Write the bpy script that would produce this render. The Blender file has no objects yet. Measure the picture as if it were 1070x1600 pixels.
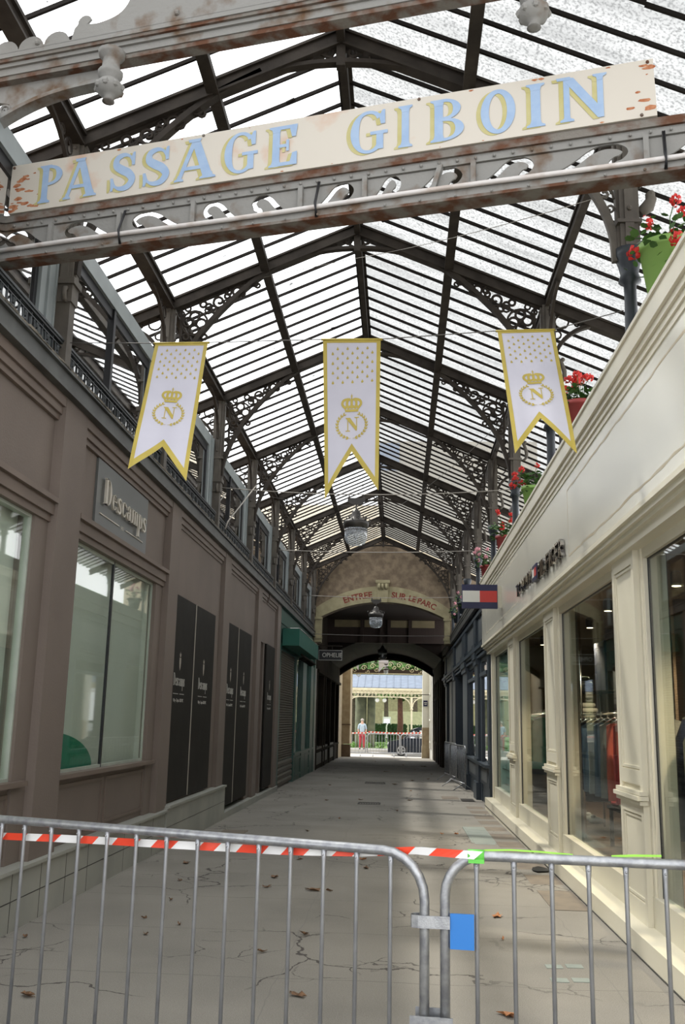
import bpy, math, random
from math import sin, cos, pi, radians, hypot, sqrt, atan2
from mathutils import Vector, Matrix
from mathutils.geometry import tessellate_polygon
random.seed(7)
SC = bpy.context.scene
COL = SC.collection

# ---------------------------------------------------------------- camera
cam_d = bpy.data.cameras.new('camera'); cam = bpy.data.objects.new('camera', cam_d); COL.objects.link(cam)
cam_d.sensor_fit = 'VERTICAL'; cam_d.sensor_height = 36.0; cam_d.lens = 1492.0/1600*36.0
cam_d.clip_end = 500
_y, _p, _r = -0.0618731, 0.2135466, 0.0206638
_f = Vector((sin(_y)*cos(_p), cos(_y)*cos(_p), sin(_p))); _rt = Vector((cos(_y), -sin(_y), 0)); _u = _rt.cross(_f)
_R = _rt*cos(_r)+_u*sin(_r); _U = -_rt*sin(_r)+_u*cos(_r)
cam.matrix_world = Matrix(((_R.x,_U.x,-_f.x,0),(_R.y,_U.y,-_f.y,0),(_R.z,_U.z,-_f.z,1.6),(0,0,0,1)))
SC.camera = cam
# ---------------------------------------------------------------- light
SC.view_settings.view_transform = 'Standard'; SC.view_settings.look = 'None'
SC.view_settings.exposure = 0.0; SC.view_settings.gamma = 1.0
W = bpy.data.worlds.new('world'); SC.world = W; W.use_nodes = True
_bg = W.node_tree.nodes['Background']; _bg.inputs[0].default_value = (0.97, 0.98, 1.0, 1); _bg.inputs[1].default_value = 2.7
sun_d = bpy.data.lights.new('sun', 'SUN'); sun_d.energy = 4.2; sun_d.angle = radians(2.5); sun_d.color = (1.0, 0.95, 0.86)
sun = bpy.data.objects.new('sun', sun_d); COL.objects.link(sun)
sun.rotation_euler = Vector((-0.42, 0.42, 0.80)).to_track_quat('Z', 'Y').to_euler()
SC.cycles.max_bounces = 10; SC.cycles.transparent_max_bounces = 24; SC.cycles.diffuse_bounces = 5; SC.cycles.glossy_bounces = 4
SC.cycles.caustics_reflective = False; SC.cycles.caustics_refractive = False; SC.cycles.sample_clamp_indirect = 6.0

# ---------------------------------------------------------------- helpers
def lab(o, label=None, cat=None, group=None, kind=None):
    if label: o['label'] = label
    if cat: o['category'] = cat
    if group: o['group'] = group
    if kind: o['kind'] = kind
    return o
def root(name, loc, label, cat, group=None, rz=0):
    o = bpy.data.objects.new(name, None); COL.objects.link(o); o.location = loc; o.rotation_euler = (0, 0, rz)
    o.empty_display_size = .1
    return lab(o, label, cat, group)
def copy_tree(o, parent=None):
    c = o.copy(); COL.objects.link(c); c.parent = parent
    for ch in list(o.children): copy_tree(ch, c)
    return c
def link(name, me, parent=None):
    o = bpy.data.objects.new(name, me); COL.objects.link(o)
    if parent: o.parent = parent
    return o
class MB:
    rj = random.Random(99)
    def __init__(s, tf=None): s.v = []; s.f = []; s.m = []; s.tf = tf; s.mi = 0; s.sm = []
    def add(s, vs, fs, sm=False):
        b = len(s.v); s.v += [tuple(s.tf(*p)) if s.tf else tuple(p) for p in vs]
        for f in fs: s.f.append([b+i for i in f]); s.m.append(s.mi); s.sm.append(sm)
        return s
    def box(s, x0, x1, y0, y1, z0, z1):
        if x0 > x1: x0, x1 = x1, x0
        if y0 > y1: y0, y1 = y1, y0
        if z0 > z1: z0, z1 = z1, z0
        e = [s.rj.uniform(.00005, .0007) for _ in range(6)]; x0 -= e[0]; x1 += e[1]; y0 -= e[2]; y1 += e[3]; z0 -= e[4]; z1 += e[5]   # joinery tolerance
        return s.add([(x0,y0,z0),(x1,y0,z0),(x1,y1,z0),(x0,y1,z0),(x0,y0,z1),(x1,y0,z1),(x1,y1,z1),(x0,y1,z1)],
                     [(0,3,2,1),(4,5,6,7),(0,1,5,4),(1,2,6,5),(2,3,7,6),(3,0,4,7)])
    def bar(s, p, q, w, h, up=(0,0,1)):      # box beam from p to q, w across, h along up
        p = Vector(p); q = Vector(q); d = (q-p).normalized(); up = Vector(up); a = d.cross(up)
        if a.length < 1e-4: a = d.cross(Vector((1,0,0)))
        a.normalize(); b = a.cross(d).normalized(); a *= w/2; b *= h/2
        vs = [p-a-b, p+a-b, p+a+b, p-a+b, q-a-b, q+a-b, q+a+b, q-a+b]
        return s.add(vs, [(0,3,2,1),(4,5,6,7),(0,1,5,4),(1,2,6,5),(2,3,7,6),(3,0,4,7)])
    def tube(s, pts, r, n=8, closed=False, caps=True):
        pts = [Vector(p) for p in pts]; N = len(pts); vs = []; prev = None
        rr = r if isinstance(r, (list, tuple)) else [r]*N
        for i, p in enumerate(pts):
            t = (pts[(i+1) % N]-pts[i-1]) if closed else (pts[min(i+1, N-1)]-pts[max(i-1, 0)])
            if t.length < 1e-9: t = Vector((0,0,1))
            t.normalize()
            if prev is None:
                a = t.cross(Vector((0,0,1)))
                if a.length < .05: a = t.cross(Vector((0,1,0)))
            else: a = prev-t*prev.dot(t)
            a.normalize(); prev = a; b = t.cross(a)
            for k in range(n):
                an = 2*pi*k/n; vs.append(p+(a*cos(an)+b*sin(an))*rr[i])
        fs = []
        for i in range(N if closed else N-1):
            j = (i+1) % N
            for k in range(n): fs.append((i*n+k, i*n+(k+1) % n, j*n+(k+1) % n, j*n+k))
        s.add(vs, fs, True)
        if caps and not closed:
            b = len(s.v)-len(vs)
            s.f += [[b+k for k in range(n)][::-1], [b+(N-1)*n+k for k in range(n)]]; s.m += [s.mi]*2; s.sm += [False]*2
        return s
    def lathe(s, prof, c=(0,0,0), n=16, sx=1, sy=1):
        vs = []; fs = []; N = len(prof)
        for r, z in prof:
            for k in range(n): an = 2*pi*k/n; vs.append((c[0]+r*cos(an)*sx, c[1]+r*sin(an)*sy, c[2]+z))
        for i in range(N-1):
            for k in range(n): fs.append((i*n+k, i*n+(k+1) % n, (i+1)*n+(k+1) % n, (i+1)*n+k))
        fs += [tuple(range(n))[::-1], tuple((N-1)*n+k for k in range(n))]
        return s.add(vs, fs, n > 8)
    def prism(s, loops, fm, d=.01):          # 2D loops (outer + holes) -> solid; fm(x, y, depth) -> point
        if not isinstance(loops[0][0], (list, tuple)): loops = [loops]
        tri = tessellate_polygon([[Vector((x, y, 0)) for x, y in l] for l in loops])
        flat = [p for l in loops for p in l]; n = len(flat)
        vs = [fm(x, y, 0) for x, y in flat]+[fm(x, y, d) for x, y in flat]
        fs = [tuple(t) for t in tri]+[tuple(i+n for i in t[::-1]) for t in tri]; b = 0
        for l in loops:
            L = len(l)
            for i in range(L): fs.append((b+i, b+(i+1) % L, b+(i+1) % L+n, b+i+n))
            b += L
        return s.add(vs, fs)
    def ball(s, c, r, n=8, sx=1, sy=1, sz=1):
        m = max(4, n//2+1)
        return s.lathe([(r*sin(pi*i/m)+1e-4, -r*cos(pi*i/m)*sz) for i in range(m+1)], c, n, sx, sy)
    def build(s, name, mat, parent=None, label=None, bevel=0):
        me = bpy.data.meshes.new(name); L = None
        if parent and not s.local:
            L = Vector((0,0,0)); q = parent
            while q: L = L+q.location; q = q.parent
        vs = [(x-L[0], y-L[1], z-L[2]) for x, y, z in s.v] if L is not None else s.v
        me.from_pydata(vs, [], s.f)
        for mt in (mat if isinstance(mat, (list, tuple)) else [mat]): me.materials.append(mt)
        me.polygons.foreach_set('material_index', s.m); me.polygons.foreach_set('use_smooth', s.sm)
        me.update()
        o = link(name, me, parent)
        if label: o['label'] = label
        if bevel:
            b = o.modifiers.new('bevel', 'BEVEL'); b.width = bevel; b.segments = 2; b.limit_method = 'ANGLE'
        return o
    local = False
def ML(tf=None):
    m = MB(tf); m.local = True; return m
def arc(cx, cy, r, a0, a1, n=12, ry=None):
    ry = r if ry is None else ry
    return [(cx+r*cos(radians(a0+(a1-a0)*i/n)), cy+ry*sin(radians(a0+(a1-a0)*i/n))) for i in range(n+1)]
def stroke(pts, w):                          # centreline -> outline polygon; w number or list
    N = len(pts); ww = w if isinstance(w, (list, tuple)) else [w]*N
    if len(ww) != N: ww = [ww[0]+(0) for _ in pts]
    Lf = []; Rt = []
    for i in range(N):
        x0, y0 = pts[max(i-1, 0)]; x1, y1 = pts[min(i+1, N-1)]; dx, dy = x1-x0, y1-y0; l = hypot(dx, dy) or 1
        nx, ny = -dy/l*ww[i]/2, dx/l*ww[i]/2; x, y = pts[i]; Lf.append((x+nx, y+ny)); Rt.append((x-nx, y-ny))
    return Lf+Rt[::-1]
def lerpw(a, b, n): return [a+(b-a)*i/n for i in range(n+1)]
def bulge(lo, hi, n): return [lo+(hi-lo)*sin(pi*i/n)**1.2 for i in range(n+1)]
def spline(P, n=6):
    out = []
    for i in range(len(P)-1):
        p0 = P[max(i-1, 0)]; p1 = P[i]; p2 = P[i+1]; p3 = P[min(i+2, len(P)-1)]
        for k in range(n):
            t = k/n
            out.append(tuple(.5*((2*b)+(-a+c)*t+(2*a-5*b+4*c-d)*t*t+(-a+3*b-3*c+d)*t**3) for a, b, c, d in zip(p0, p1, p2, p3)))
    out.append(tuple(P[-1])); return out
def rect(x0, y0, x1, y1): return [(x0, y0), (x1, y0), (x1, y1), (x0, y1)]
def text_mesh(body, size, depth=.002, bold=0):       # plain sans lettering as vertices/faces
    cu = bpy.data.curves.new('tmp_text', 'FONT'); cu.body = body; cu.size = size; cu.extrude = depth; cu.align_x = 'CENTER'; cu.resolution_u = 3; cu.offset = bold
    o = bpy.data.objects.new('tmp_text', cu); COL.objects.link(o)
    dg = bpy.context.evaluated_depsgraph_get(); me = bpy.data.meshes.new_from_object(o.evaluated_get(dg))
    vs = [tuple(v.co) for v in me.vertices]; fs = [tuple(p.vertices) for p in me.polygons]
    bpy.data.objects.remove(o); bpy.data.curves.remove(cu); bpy.data.meshes.remove(me)
    return vs, fs
def fz(y):                                   # paving falls gently away from the entrance
    P = [(-50,0),(10,0),(24,-.1),(46,-.2),(52,-.32),(55,-.38),(120,-.38)]
    for (a, za), (b, zb) in zip(P, P[1:]):
        if y <= b: return za+(zb-za)*(y-a)/(b-a)
    return -.38

# ---------------------------------------------------------------- materials
def mat(name, c, rough=.6, metal=0, c2=None, scale=4, detail=4, bump=0, bscale=None, spec=.5, lo=.35, hi=.65, coord='Object', stretch=None):
    m = bpy.data.materials.new(name); m.use_nodes = True; N = m.node_tree.nodes; Lk = m.node_tree.links
    b = N['Principled BSDF']; b.inputs['Base Color'].default_value = (*c, 1); b.inputs['Roughness'].default_value = rough
    b.inputs['Metallic'].default_value = metal; b.inputs['Specular IOR Level'].default_value = spec
    tc = N.new('ShaderNodeTexCoord'); src = tc.outputs[coord]
    if stretch:
        mp = N.new('ShaderNodeMapping'); mp.inputs['Scale'].default_value = stretch; Lk.new(src, mp.inputs[0]); src = mp.outputs[0]
    nz = N.new('ShaderNodeTexNoise'); nz.inputs['Scale'].default_value = scale; nz.inputs['Detail'].default_value = detail
    Lk.new(src, nz.inputs['Vector'])
    c2 = c2 or tuple(x*.82 for x in c)
    mr = N.new('ShaderNodeMapRange'); mr.inputs[1].default_value = lo; mr.inputs[2].default_value = hi; Lk.new(nz.outputs[0], mr.inputs[0])
    mx = N.new('ShaderNodeMix'); mx.data_type = 'RGBA'; mx.inputs[6].default_value = (*c, 1); mx.inputs[7].default_value = (*c2, 1)
    Lk.new(mr.outputs[0], mx.inputs[0]); Lk.new(mx.outputs[2], b.inputs['Base Color'])
    if bump:
        n2 = N.new('ShaderNodeTexNoise'); n2.inputs['Scale'].default_value = bscale or scale*6; Lk.new(src, n2.inputs['Vector'])
        bp = N.new('ShaderNodeBump'); bp.inputs['Strength'].default_value = bump; bp.inputs['Distance'].default_value = .01
        Lk.new(n2.outputs[0], bp.inputs['Height']); Lk.new(bp.outputs[0], b.inputs['Normal'])
    m['mx'] = mx.name
    return m
def glassmat(name, tint, refl=.12, edge=.6, rough=.02, transl=0, tcol=(.8,.85,.85)):
    m = bpy.data.materials.new(name); m.use_nodes = True; N = m.node_tree.nodes; Lk = m.node_tree.links
    N.clear(); out = N.new('ShaderNodeOutputMaterial')
    tr = N.new('ShaderNodeBsdfTransparent'); tr.inputs[0].default_value = (*tint, 1)
    gl = N.new('ShaderNodeBsdfGlossy'); gl.inputs['Roughness'].default_value = rough; gl.inputs[0].default_value = (1,1,1,1)
    lw = N.new('ShaderNodeLayerWeight'); lw.inputs[0].default_value = .5
    pw = N.new('ShaderNodeMath'); pw.operation = 'POWER'; pw.inputs[1].default_value = 2.5; Lk.new(lw.outputs['Facing'], pw.inputs[0])
    ma = N.new('ShaderNodeMath'); ma.operation = 'MULTIPLY_ADD'; ma.inputs[1].default_value = edge; ma.inputs[2].default_value = refl
    Lk.new(pw.outputs[0], ma.inputs[0])
    mx = N.new('ShaderNodeMixShader'); Lk.new(ma.outputs[0], mx.inputs[0])
    if transl:
        tl = N.new('ShaderNodeBsdfDiffuse'); tl.inputs[0].default_value = (*tcol, 1); m2 = N.new('ShaderNodeMixShader'); m2.inputs[0].default_value = transl
        Lk.new(tr.outputs[0], m2.inputs[1]); Lk.new(tl.outputs[0], m2.inputs[2]); Lk.new(m2.outputs[0], mx.inputs[1])
    else: Lk.new(tr.outputs[0], mx.inputs[1])
    Lk.new(gl.outputs[0], mx.inputs[2]); Lk.new(mx.outputs[0], out.inputs[0])
    return m
def roofglass(name, clear, dirty, dscale, amount_lo, amount_hi, streak):
    m = bpy.data.materials.new(name); m.use_nodes = True; N = m.node_tree.nodes; Lk = m.node_tree.links
    N.clear(); out = N.new('ShaderNodeOutputMaterial'); tc = N.new('ShaderNodeTexCoord')
    n1 = N.new('ShaderNodeTexNoise'); n1.inputs['Scale'].default_value = dscale; n1.inputs['Detail'].default_value = 3; Lk.new(tc.outputs['Object'], n1.inputs['Vector'])
    r1 = N.new('ShaderNodeMapRange'); r1.inputs[1].default_value = amount_lo; r1.inputs[2].default_value = amount_hi; Lk.new(n1.outputs[0], r1.inputs[0])
    mp = N.new('ShaderNodeMapping'); mp.inputs['Scale'].default_value = (.55, 4.5, .55); Lk.new(tc.outputs['Object'], mp.inputs[0])
    n2 = N.new('ShaderNodeTexNoise'); n2.inputs['Scale'].default_value = 1.3; n2.inputs['Detail'].default_value = 3; Lk.new(mp.outputs[0], n2.inputs['Vector'])
    r2 = N.new('ShaderNodeMapRange'); r2.inputs[1].default_value = .3; r2.inputs[2].default_value = .7; r2.inputs[3].default_value = 1-streak; r2.inputs[4].default_value = 1.0; Lk.new(n2.outputs[0], r2.inputs[0])
    mx = N.new('ShaderNodeMix'); mx.data_type = 'RGBA'; mx.inputs[6].default_value = (*clear, 1); mx.inputs[7].default_value = (*dirty, 1); Lk.new(r1.outputs[0], mx.inputs[0])
    vm = N.new('ShaderNodeMix'); vm.data_type = 'RGBA'; vm.blend_type = 'MULTIPLY'; vm.inputs[0].default_value = 1; Lk.new(mx.outputs[2], vm.inputs[6]); Lk.new(r2.outputs[0], vm.inputs[7])
    tr = N.new('ShaderNodeBsdfTransparent'); Lk.new(vm.outputs[2], tr.inputs[0])
    df = N.new('ShaderNodeBsdfTranslucent'); df.inputs[0].default_value = (.8,.82,.82,1)
    m2 = N.new('ShaderNodeMixShader'); m2.inputs[0].default_value = .12; Lk.new(tr.outputs[0], m2.inputs[1]); Lk.new(df.outputs[0], m2.inputs[2])
    Lk.new(m2.outputs[0], out.inputs[0]); return m
def emit(name, c, s):
    m = bpy.data.materials.new(name); m.use_nodes = True; N = m.node_tree.nodes; N.clear()
    o = N.new('ShaderNodeOutputMaterial'); e = N.new('ShaderNodeEmission'); e.inputs[0].default_value = (*c, 1); e.inputs[1].default_value = s
    m.node_tree.links.new(e.outputs[0], o.inputs[0]); return m

TAUPE = mat('taupe_render', (.172,.138,.116), .8, c2=(.146,.117,.098), scale=.9, bump=.15, bscale=60)
TAUPE2 = mat('taupe_trim', (.16,.122,.098), .6, c2=(.135,.102,.082), scale=2)
TILE = mat('pale_plinth_stone', (.34,.34,.30), .5, c2=(.27,.275,.245), scale=1.6, bump=.05)
GUTTER = mat('grey_zinc', (.085,.088,.082), .5, .2, c2=(.05,.05,.046), scale=3)
GRIME = mat('mossy_grime', (.2,.17,.13), .9, c2=(.05,.045,.035), scale=14, bump=.4)
DARKPAN = mat('black_film', (.016,.014,.012), .6, c2=(.022,.02,.017), scale=3, spec=.12)
SEAM = mat('bare_seam', (.35,.32,.27), .6)
IRON = mat('roof_iron', (.042,.034,.027), .7, 0, c2=(.024,.019,.015), scale=5, bump=.2, spec=.2)
IRONC = mat('column_iron', (.115,.10,.08), .65, 0, c2=(.06,.05,.04), scale=3, bump=.2)
IRONB = mat('blue_black_iron', (.028,.034,.042), .45, .2)
GLZBAR = mat('glazing_bar_iron', (.020,.017,.015), .8, spec=.1)
RAILM = mat('railing_iron', (.028,.032,.034), .4, .4, c2=(.045,.05,.052), scale=6)
GREYW = mat('grey_window_paint', (.28,.31,.31), .45, c2=(.23,.255,.255), scale=2)
RUSTY = mat('weathered_beam_paint', (.215,.21,.195), .7, c2=(.11,.065,.035), scale=4.5, detail=12, lo=.53, hi=.70, bump=.3, spec=.3)
RUSTD = mat('rusty_flange', (.17,.155,.135), .8, c2=(.10,.045,.025), scale=6, detail=10, lo=.42, hi=.6, bump=.5, spec=.2)
PIPEM = mat('white_conduit', (.55,.52,.50), .5, c2=(.42,.36,.32), scale=5, lo=.5)
CREAM = mat('cream_paint', (.72,.68,.55), .4, c2=(.67,.63,.50), scale=1)
FASC = mat('cream_fascia_paint', (.72,.70,.60), .25, c2=(.68,.66,.56), scale=.5)
BEIGE = mat('beige_line', (.50,.42,.29), .5, c2=(.56,.5,.38), scale=5)
CHROME = mat('brushed_steel', (.62,.60,.57), .22, 1)
LETC = mat('dark_chrome_letter', (.55,.53,.50), .12, 1, c2=(.16,.15,.15), scale=18, lo=.45, hi=.55)
NAVY = mat('navy', (.015,.018,.075), .45); WHITE = mat('white_paint', (.80,.80,.74), .45, c2=(.76,.76,.70)); RED = mat('sign_red', (.62,.045,.035), .4, c2=(.58,.04,.03))
BLUEP = mat('dark_blue_paint', (.022,.034,.048), .45, c2=(.028,.043,.058), scale=3)
BLUEG = mat('blue_grey_panel', (.13,.145,.15), .4, c2=(.1,.11,.118), scale=2)
GREENP = mat('dark_green_paint', (.012,.060,.045), .4, c2=(.016,.075,.056), scale=3)
GREENA = mat('awning_green', (.008,.085,.060), .7, c2=(.010,.10,.070), scale=2, bump=.1)
SHUT = mat('shutter_steel', (.12,.105,.085), .5, .4, c2=(.08,.07,.055), scale=6)
GALV = mat('galvanised_steel', (.42,.43,.44), .42, .75, c2=(.27,.28,.30), scale=26, detail=6, bump=.1)
GALVL = mat('galvanised_bar', (.40,.41,.43), .45, .7, c2=(.32,.33,.35), scale=10)
BLUEPL = mat('blue_plastic', (.02,.17,.52), .35, c2=(.022,.18,.54)); GTAPE = mat('green_tape', (.14,.62,.08), .45)
TRED = mat('tape_red', (.85,.075,.03), .45, c2=(.8,.065,.03)); TWHITE = mat('tape_white', (.82,.82,.80), .45, c2=(.78,.78,.78)); TLIME = mat('lime_tape', (.35,.75,.08), .5)
BFAB = mat('banner_white', (.60,.59,.67), .85, c2=(.56,.55,.63), scale=3); BGOLD = mat('banner_gold', (.50,.39,.07), .55, c2=(.44,.34,.055), scale=6)
BOARD = mat('sign_board_enamel', (.49,.45,.385), .5, c2=(.45,.22,.12), scale=2.6, detail=12, lo=.62, hi=.80)
LBLUE = mat('letter_blue', (.235,.335,.49), .6, c2=(.28,.375,.51), scale=12); LOCHRE = mat('letter_shadow_ochre', (.38,.34,.13), .6, c2=(.42,.38,.18), scale=10)
PLAST = mat('rubble_render', (.23,.175,.115), .95, c2=(.145,.108,.072), scale=5.5, detail=12, lo=.40, hi=.62, bump=1.0, bscale=9)
STONE = mat('yellow_stone', (.36,.32,.19), .8, c2=(.27,.235,.135), scale=4, bump=.3)
REDL = mat('faded_red_letter', (.16,.02,.014), .8, c2=(.22,.05,.03), scale=14)
WOODD = mat('dark_timber', (.040,.023,.016), .7, c2=(.035,.02,.014), scale=2, stretch=(8,1,1))
OCHRE = mat('ochre_panel', (.30,.245,.135), .8)
STONEP = mat('portal_stone', (.42,.35,.24), .85, c2=(.32,.25,.165), scale=3, bump=.4, bscale=20)
STONEB = mat('brown_stone_foot', (.16,.11,.075), .85, c2=(.11,.075,.05), scale=4, bump=.3)
LAMPM = mat('lantern_metal', (.06,.055,.05), .4, .5)
BLACKM = mat('black_metal', (.015,.015,.017), .4, .3)
SKIN = mat('skin', (.55,.33,.24), .6); HAIRG = mat('grey_hair', (.4,.36,.32), .8); SHIRT = mat('shirt', (.30,.38,.44), .8, c2=(.42,.50,.56), scale=30); TROUS = mat('red_trousers', (.42,.05,.06), .8)
CARP = mat('dark_car_paint', (.02,.025,.035), .15, .3); RUBBER = mat('rubber', (.02,.02,.02), .8); HUB = mat('alloy', (.5,.5,.5), .3, .8)
ZINC = mat('zinc_roof', (.12,.155,.21), .6, 0, c2=(.09,.12,.17), scale=3); LATT = mat('cream_lattice', (.62,.56,.38), .6)
BARK = mat('bark', (.10,.075,.05), .9, c2=(.06,.045,.03), scale=8, bump=.6); BARKR = mat('red_brown_bark', (.13,.055,.035), .9, c2=(.08,.035,.022), scale=6, bump=.6)
MOSSY = mat('mossy_stone_pillar', (.16,.17,.10), .9, c2=(.10,.11,.07), scale=3, bump=.4)
GRASS = mat('lawn', (.09,.19,.035), .9, c2=(.15,.24,.06), scale=2, bump=.5)
def leafm(n, c, c2): return mat(n, c, .6, c2=c2, scale=3)
LEAF = leafm('leaf_green', (.04,.11,.018), (.075,.17,.03)); LEAFD = leafm('leaf_dark', (.018,.055,.012), (.035,.09,.02)); LEAFB = leafm('leaf_bright', (.10,.26,.03), (.18,.34,.06))
PETR = mat('geranium_red', (.62,.015,.012), .6, c2=(.75,.04,.03), scale=20); PETP = mat('geranium_pink', (.72,.30,.36), .6, c2=(.78,.42,.46), scale=20)
POTG = mat('pot_green', (.28,.48,.12), .5, c2=(.24,.42,.10)); POTR = mat('pot_red', (.36,.06,.055), .5, c2=(.32,.05,.05))
DRYLEAF = mat('dry_leaf', (.22,.12,.06), .8, c2=(.12,.07,.04), scale=30); DRYLEAF2 = mat('orange_dry_leaf', (.48,.20,.07), .7, c2=(.36,.15,.06), scale=30)
GLOBE = mat('opal_globe', (.85,.85,.80), .3); CABLE = mat('cable_grey', (.13,.12,.11), .6); CABLEW = mat('cable_pale', (.35,.32,.28), .6)
FRAMEG = mat('pale_green_frame', (.40,.44,.38), .5)
MATTE = mat('dark_matte_shopfront', (.035,.028,.022), .9, c2=(.05,.04,.03), scale=1.5, spec=.05)
WALLD = mat('shop_inner_dark', (.15,.105,.07), .8, c2=(.19,.135,.09), scale=1, spec=.1); WALLW = mat('shop_inner_wall', (.17,.17,.15), .8, spec=.1)
WALLB = mat('display_back_board', (.72,.74,.69), .6, c2=(.76,.78,.73), scale=.7); FLOORW = mat('shop_wood_floor', (.16,.10,.065), .4, c2=(.11,.07,.045), scale=2, stretch=(12,1,1))
TEAL = mat('teal_cabinet', (.30,.46,.44), .45, c2=(.27,.42,.40)); TEALG = mat('teal_arch', (.02,.28,.17), .5, c2=(.015,.22,.13), scale=20)
DGREY = mat('sign_grey', (.10,.105,.10), .35, c2=(.115,.12,.115), scale=1); LETM = mat('pale_metal_letter', (.62,.58,.50), .35, .5, c2=(.55,.50,.42), scale=6)
WFILM = mat('white_film', (.62,.60,.55), .6); IRONG = mat('drain_iron', (.05,.045,.04), .6, .5); PATCH = mat('grey_green_slab', (.25,.28,.25), .7, c2=(.21,.24,.215), scale=5)
PATCHB = mat('brown_slab', (.20,.165,.125), .8, c2=(.15,.125,.1), scale=5)
SHOPG = glassmat('shop_glass', (.92,.95,.92), .06, .26)
SHOPGD = glassmat('shop_glass_cream_side', (.88,.92,.89), .055, .26)
UPG = glassmat('upper_window_glass', (.35,.40,.40), .45, .5)
UPR = glassmat('upper_reflecting_glass', (.5,.55,.55), .78, .2)
BOWLG = glassmat('lantern_glass', (.85,.90,.95), .05, .5, .10, transl=.26, tcol=(.75,.8,.86))
GL_L = roofglass('clear_roof_glass', (.97,.98,.98), (.03,.03,.03), 9, .72, .74, .12)
GL_R = roofglass('dirty_roof_glass', (.385,.385,.375), (.11,.11,.108), 42, .46, .66, .48)

# asphalt with joints, cracks and stains
def asphalt():
    m = mat('asphalt', (.255,.237,.204), .85, c2=(.195,.182,.157), scale=.8, detail=8, bump=.35, bscale=130)
    N = m.node_tree.nodes; Lk = m.node_tree.links; b = N['Principled BSDF']; mx = N[m['mx']]; tc = [n for n in N if n.type == 'TEX_COORD'][0]
    cur = mx.outputs[2]
    def mask(col, fac):
        nonlocal cur
        q = N.new('ShaderNodeMix'); q.data_type = 'RGBA'; Lk.new(fac, q.inputs[0]); Lk.new(cur, q.inputs[6]); q.inputs[7].default_value = (*col, 1); cur = q.outputs[2]
    def math(op, a, b2=None, c=None):
        q = N.new('ShaderNodeMath'); q.operation = op
        for i, x in enumerate((a, b2, c)):
            if x is None: continue
            if hasattr(x, 'is_output'): Lk.new(x, q.inputs[i])
            else: q.inputs[i].default_value = x
        return q.outputs[0]
    # fine grain
    g = N.new('ShaderNodeTexNoise'); g.inputs['Scale'].default_value = 160; Lk.new(tc.outputs['Object'], g.inputs['Vector'])
    mask((.36,.34,.31), math('MULTIPLY', math('GREATER_THAN', g.outputs[0], .60), .35))
    mask((.12,.11,.10), math('MULTIPLY', math('LESS_THAN', g.outputs[0], .40), .45))
    # cracks: distorted voronoi edges, only where a broad noise allows
    nd = N.new('ShaderNodeTexNoise'); nd.inputs['Scale'].default_value = 2.2; nd.inputs['Detail'].default_value = 8; Lk.new(tc.outputs['Object'], nd.inputs['Vector'])
    ad = N.new('ShaderNodeMix'); ad.data_type = 'RGBA'; ad.inputs[0].default_value = .35; Lk.new(tc.outputs['Object'], ad.inputs[6]); Lk.new(nd.outputs['Color'], ad.inputs[7])
    for sc_, w, lo_, hi_ in ((.9, .005, .44, .50), (3.4, .012, .56, .60), (9.0, .03, .66, .70)):
        v = N.new('ShaderNodeTexVoronoi'); v.feature = 'DISTANCE_TO_EDGE'; v.inputs['Scale'].default_value = sc_; Lk.new(ad.outputs[2], v.inputs['Vector'])
        br = N.new('ShaderNodeTexNoise'); br.inputs['Scale'].default_value = .55; br.inputs['Detail'].default_value = 2; Lk.new(tc.outputs['Object'], br.inputs['Vector'])
        mr = N.new('ShaderNodeMapRange'); mr.inputs[1].default_value = lo_; mr.inputs[2].default_value = hi_; Lk.new(br.outputs[0], mr.inputs[0])
        mask((.06,.052,.045), math('MULTIPLY', math('LESS_THAN', v.outputs['Distance'], w), mr.outputs[0]))
    # paving-machine joints across and along
    sp = N.new('ShaderNodeSeparateXYZ'); Lk.new(tc.outputs['Object'], sp.inputs[0])
    wob = math('MULTIPLY', math('SUBTRACT', nd.outputs[0], .5), .10)
    for ax, per, off, col, al in ((1, 1.35, .3, (.08,.072,.062), .75), (0, 2.1, .75, (.17,.16,.145), .6)):
        fr = math('FRACT', math('DIVIDE', math('ADD', math('ADD', sp.outputs[ax], wob), off+50*per), per))
        mask(col, math('MULTIPLY', math('LESS_THAN', fr, .007/per), al))
    Lk.new(cur, b.inputs['Base Color']); return m
ASPH = asphalt()
VAULT = mat('vault_boards', (.022,.015,.011), .8, c2=(.014,.01,.008), scale=2, spec=.15)
RUSTS = mat('rust_stain', (.30,.10,.045), .9, c2=(.42,.2,.11), scale=25, detail=10, lo=.4, hi=.6, spec=.1)
# ================================================================ the ground
def struct(name, mb, m, parent=None, **k):
    o = mb.build(name, m, parent, **k)
    if parent is None: o['kind'] = 'structure'
    return o
m = MB()
ys = [-3, 3, 6, 10, 14, 19, 24, 32, 40, 46, 52]
for a, b in zip(ys, ys[1:]):
    m.add([(-4.2,a,fz(a)),(2.6,a,fz(a)),(2.6,b,fz(b)),(-4.2,b,fz(b))], [(0,1,2,3)])
struct('floor', m, ASPH)
m = MB(); m.box(-16,16,52,58.2,-.6,-.38)
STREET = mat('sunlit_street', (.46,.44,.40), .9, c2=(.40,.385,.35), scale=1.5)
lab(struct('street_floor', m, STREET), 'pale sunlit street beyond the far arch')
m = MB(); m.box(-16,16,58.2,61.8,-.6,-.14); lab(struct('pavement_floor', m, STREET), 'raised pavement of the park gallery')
m = MB(); m.add([(-30,61.8,-.14),(30,61.8,-.14),(30,110,.3),(-30,110,.3)], [(0,1,2,3)]); lab(struct('park_floor', m, GRASS), 'green park lawn beyond the gallery')
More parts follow.
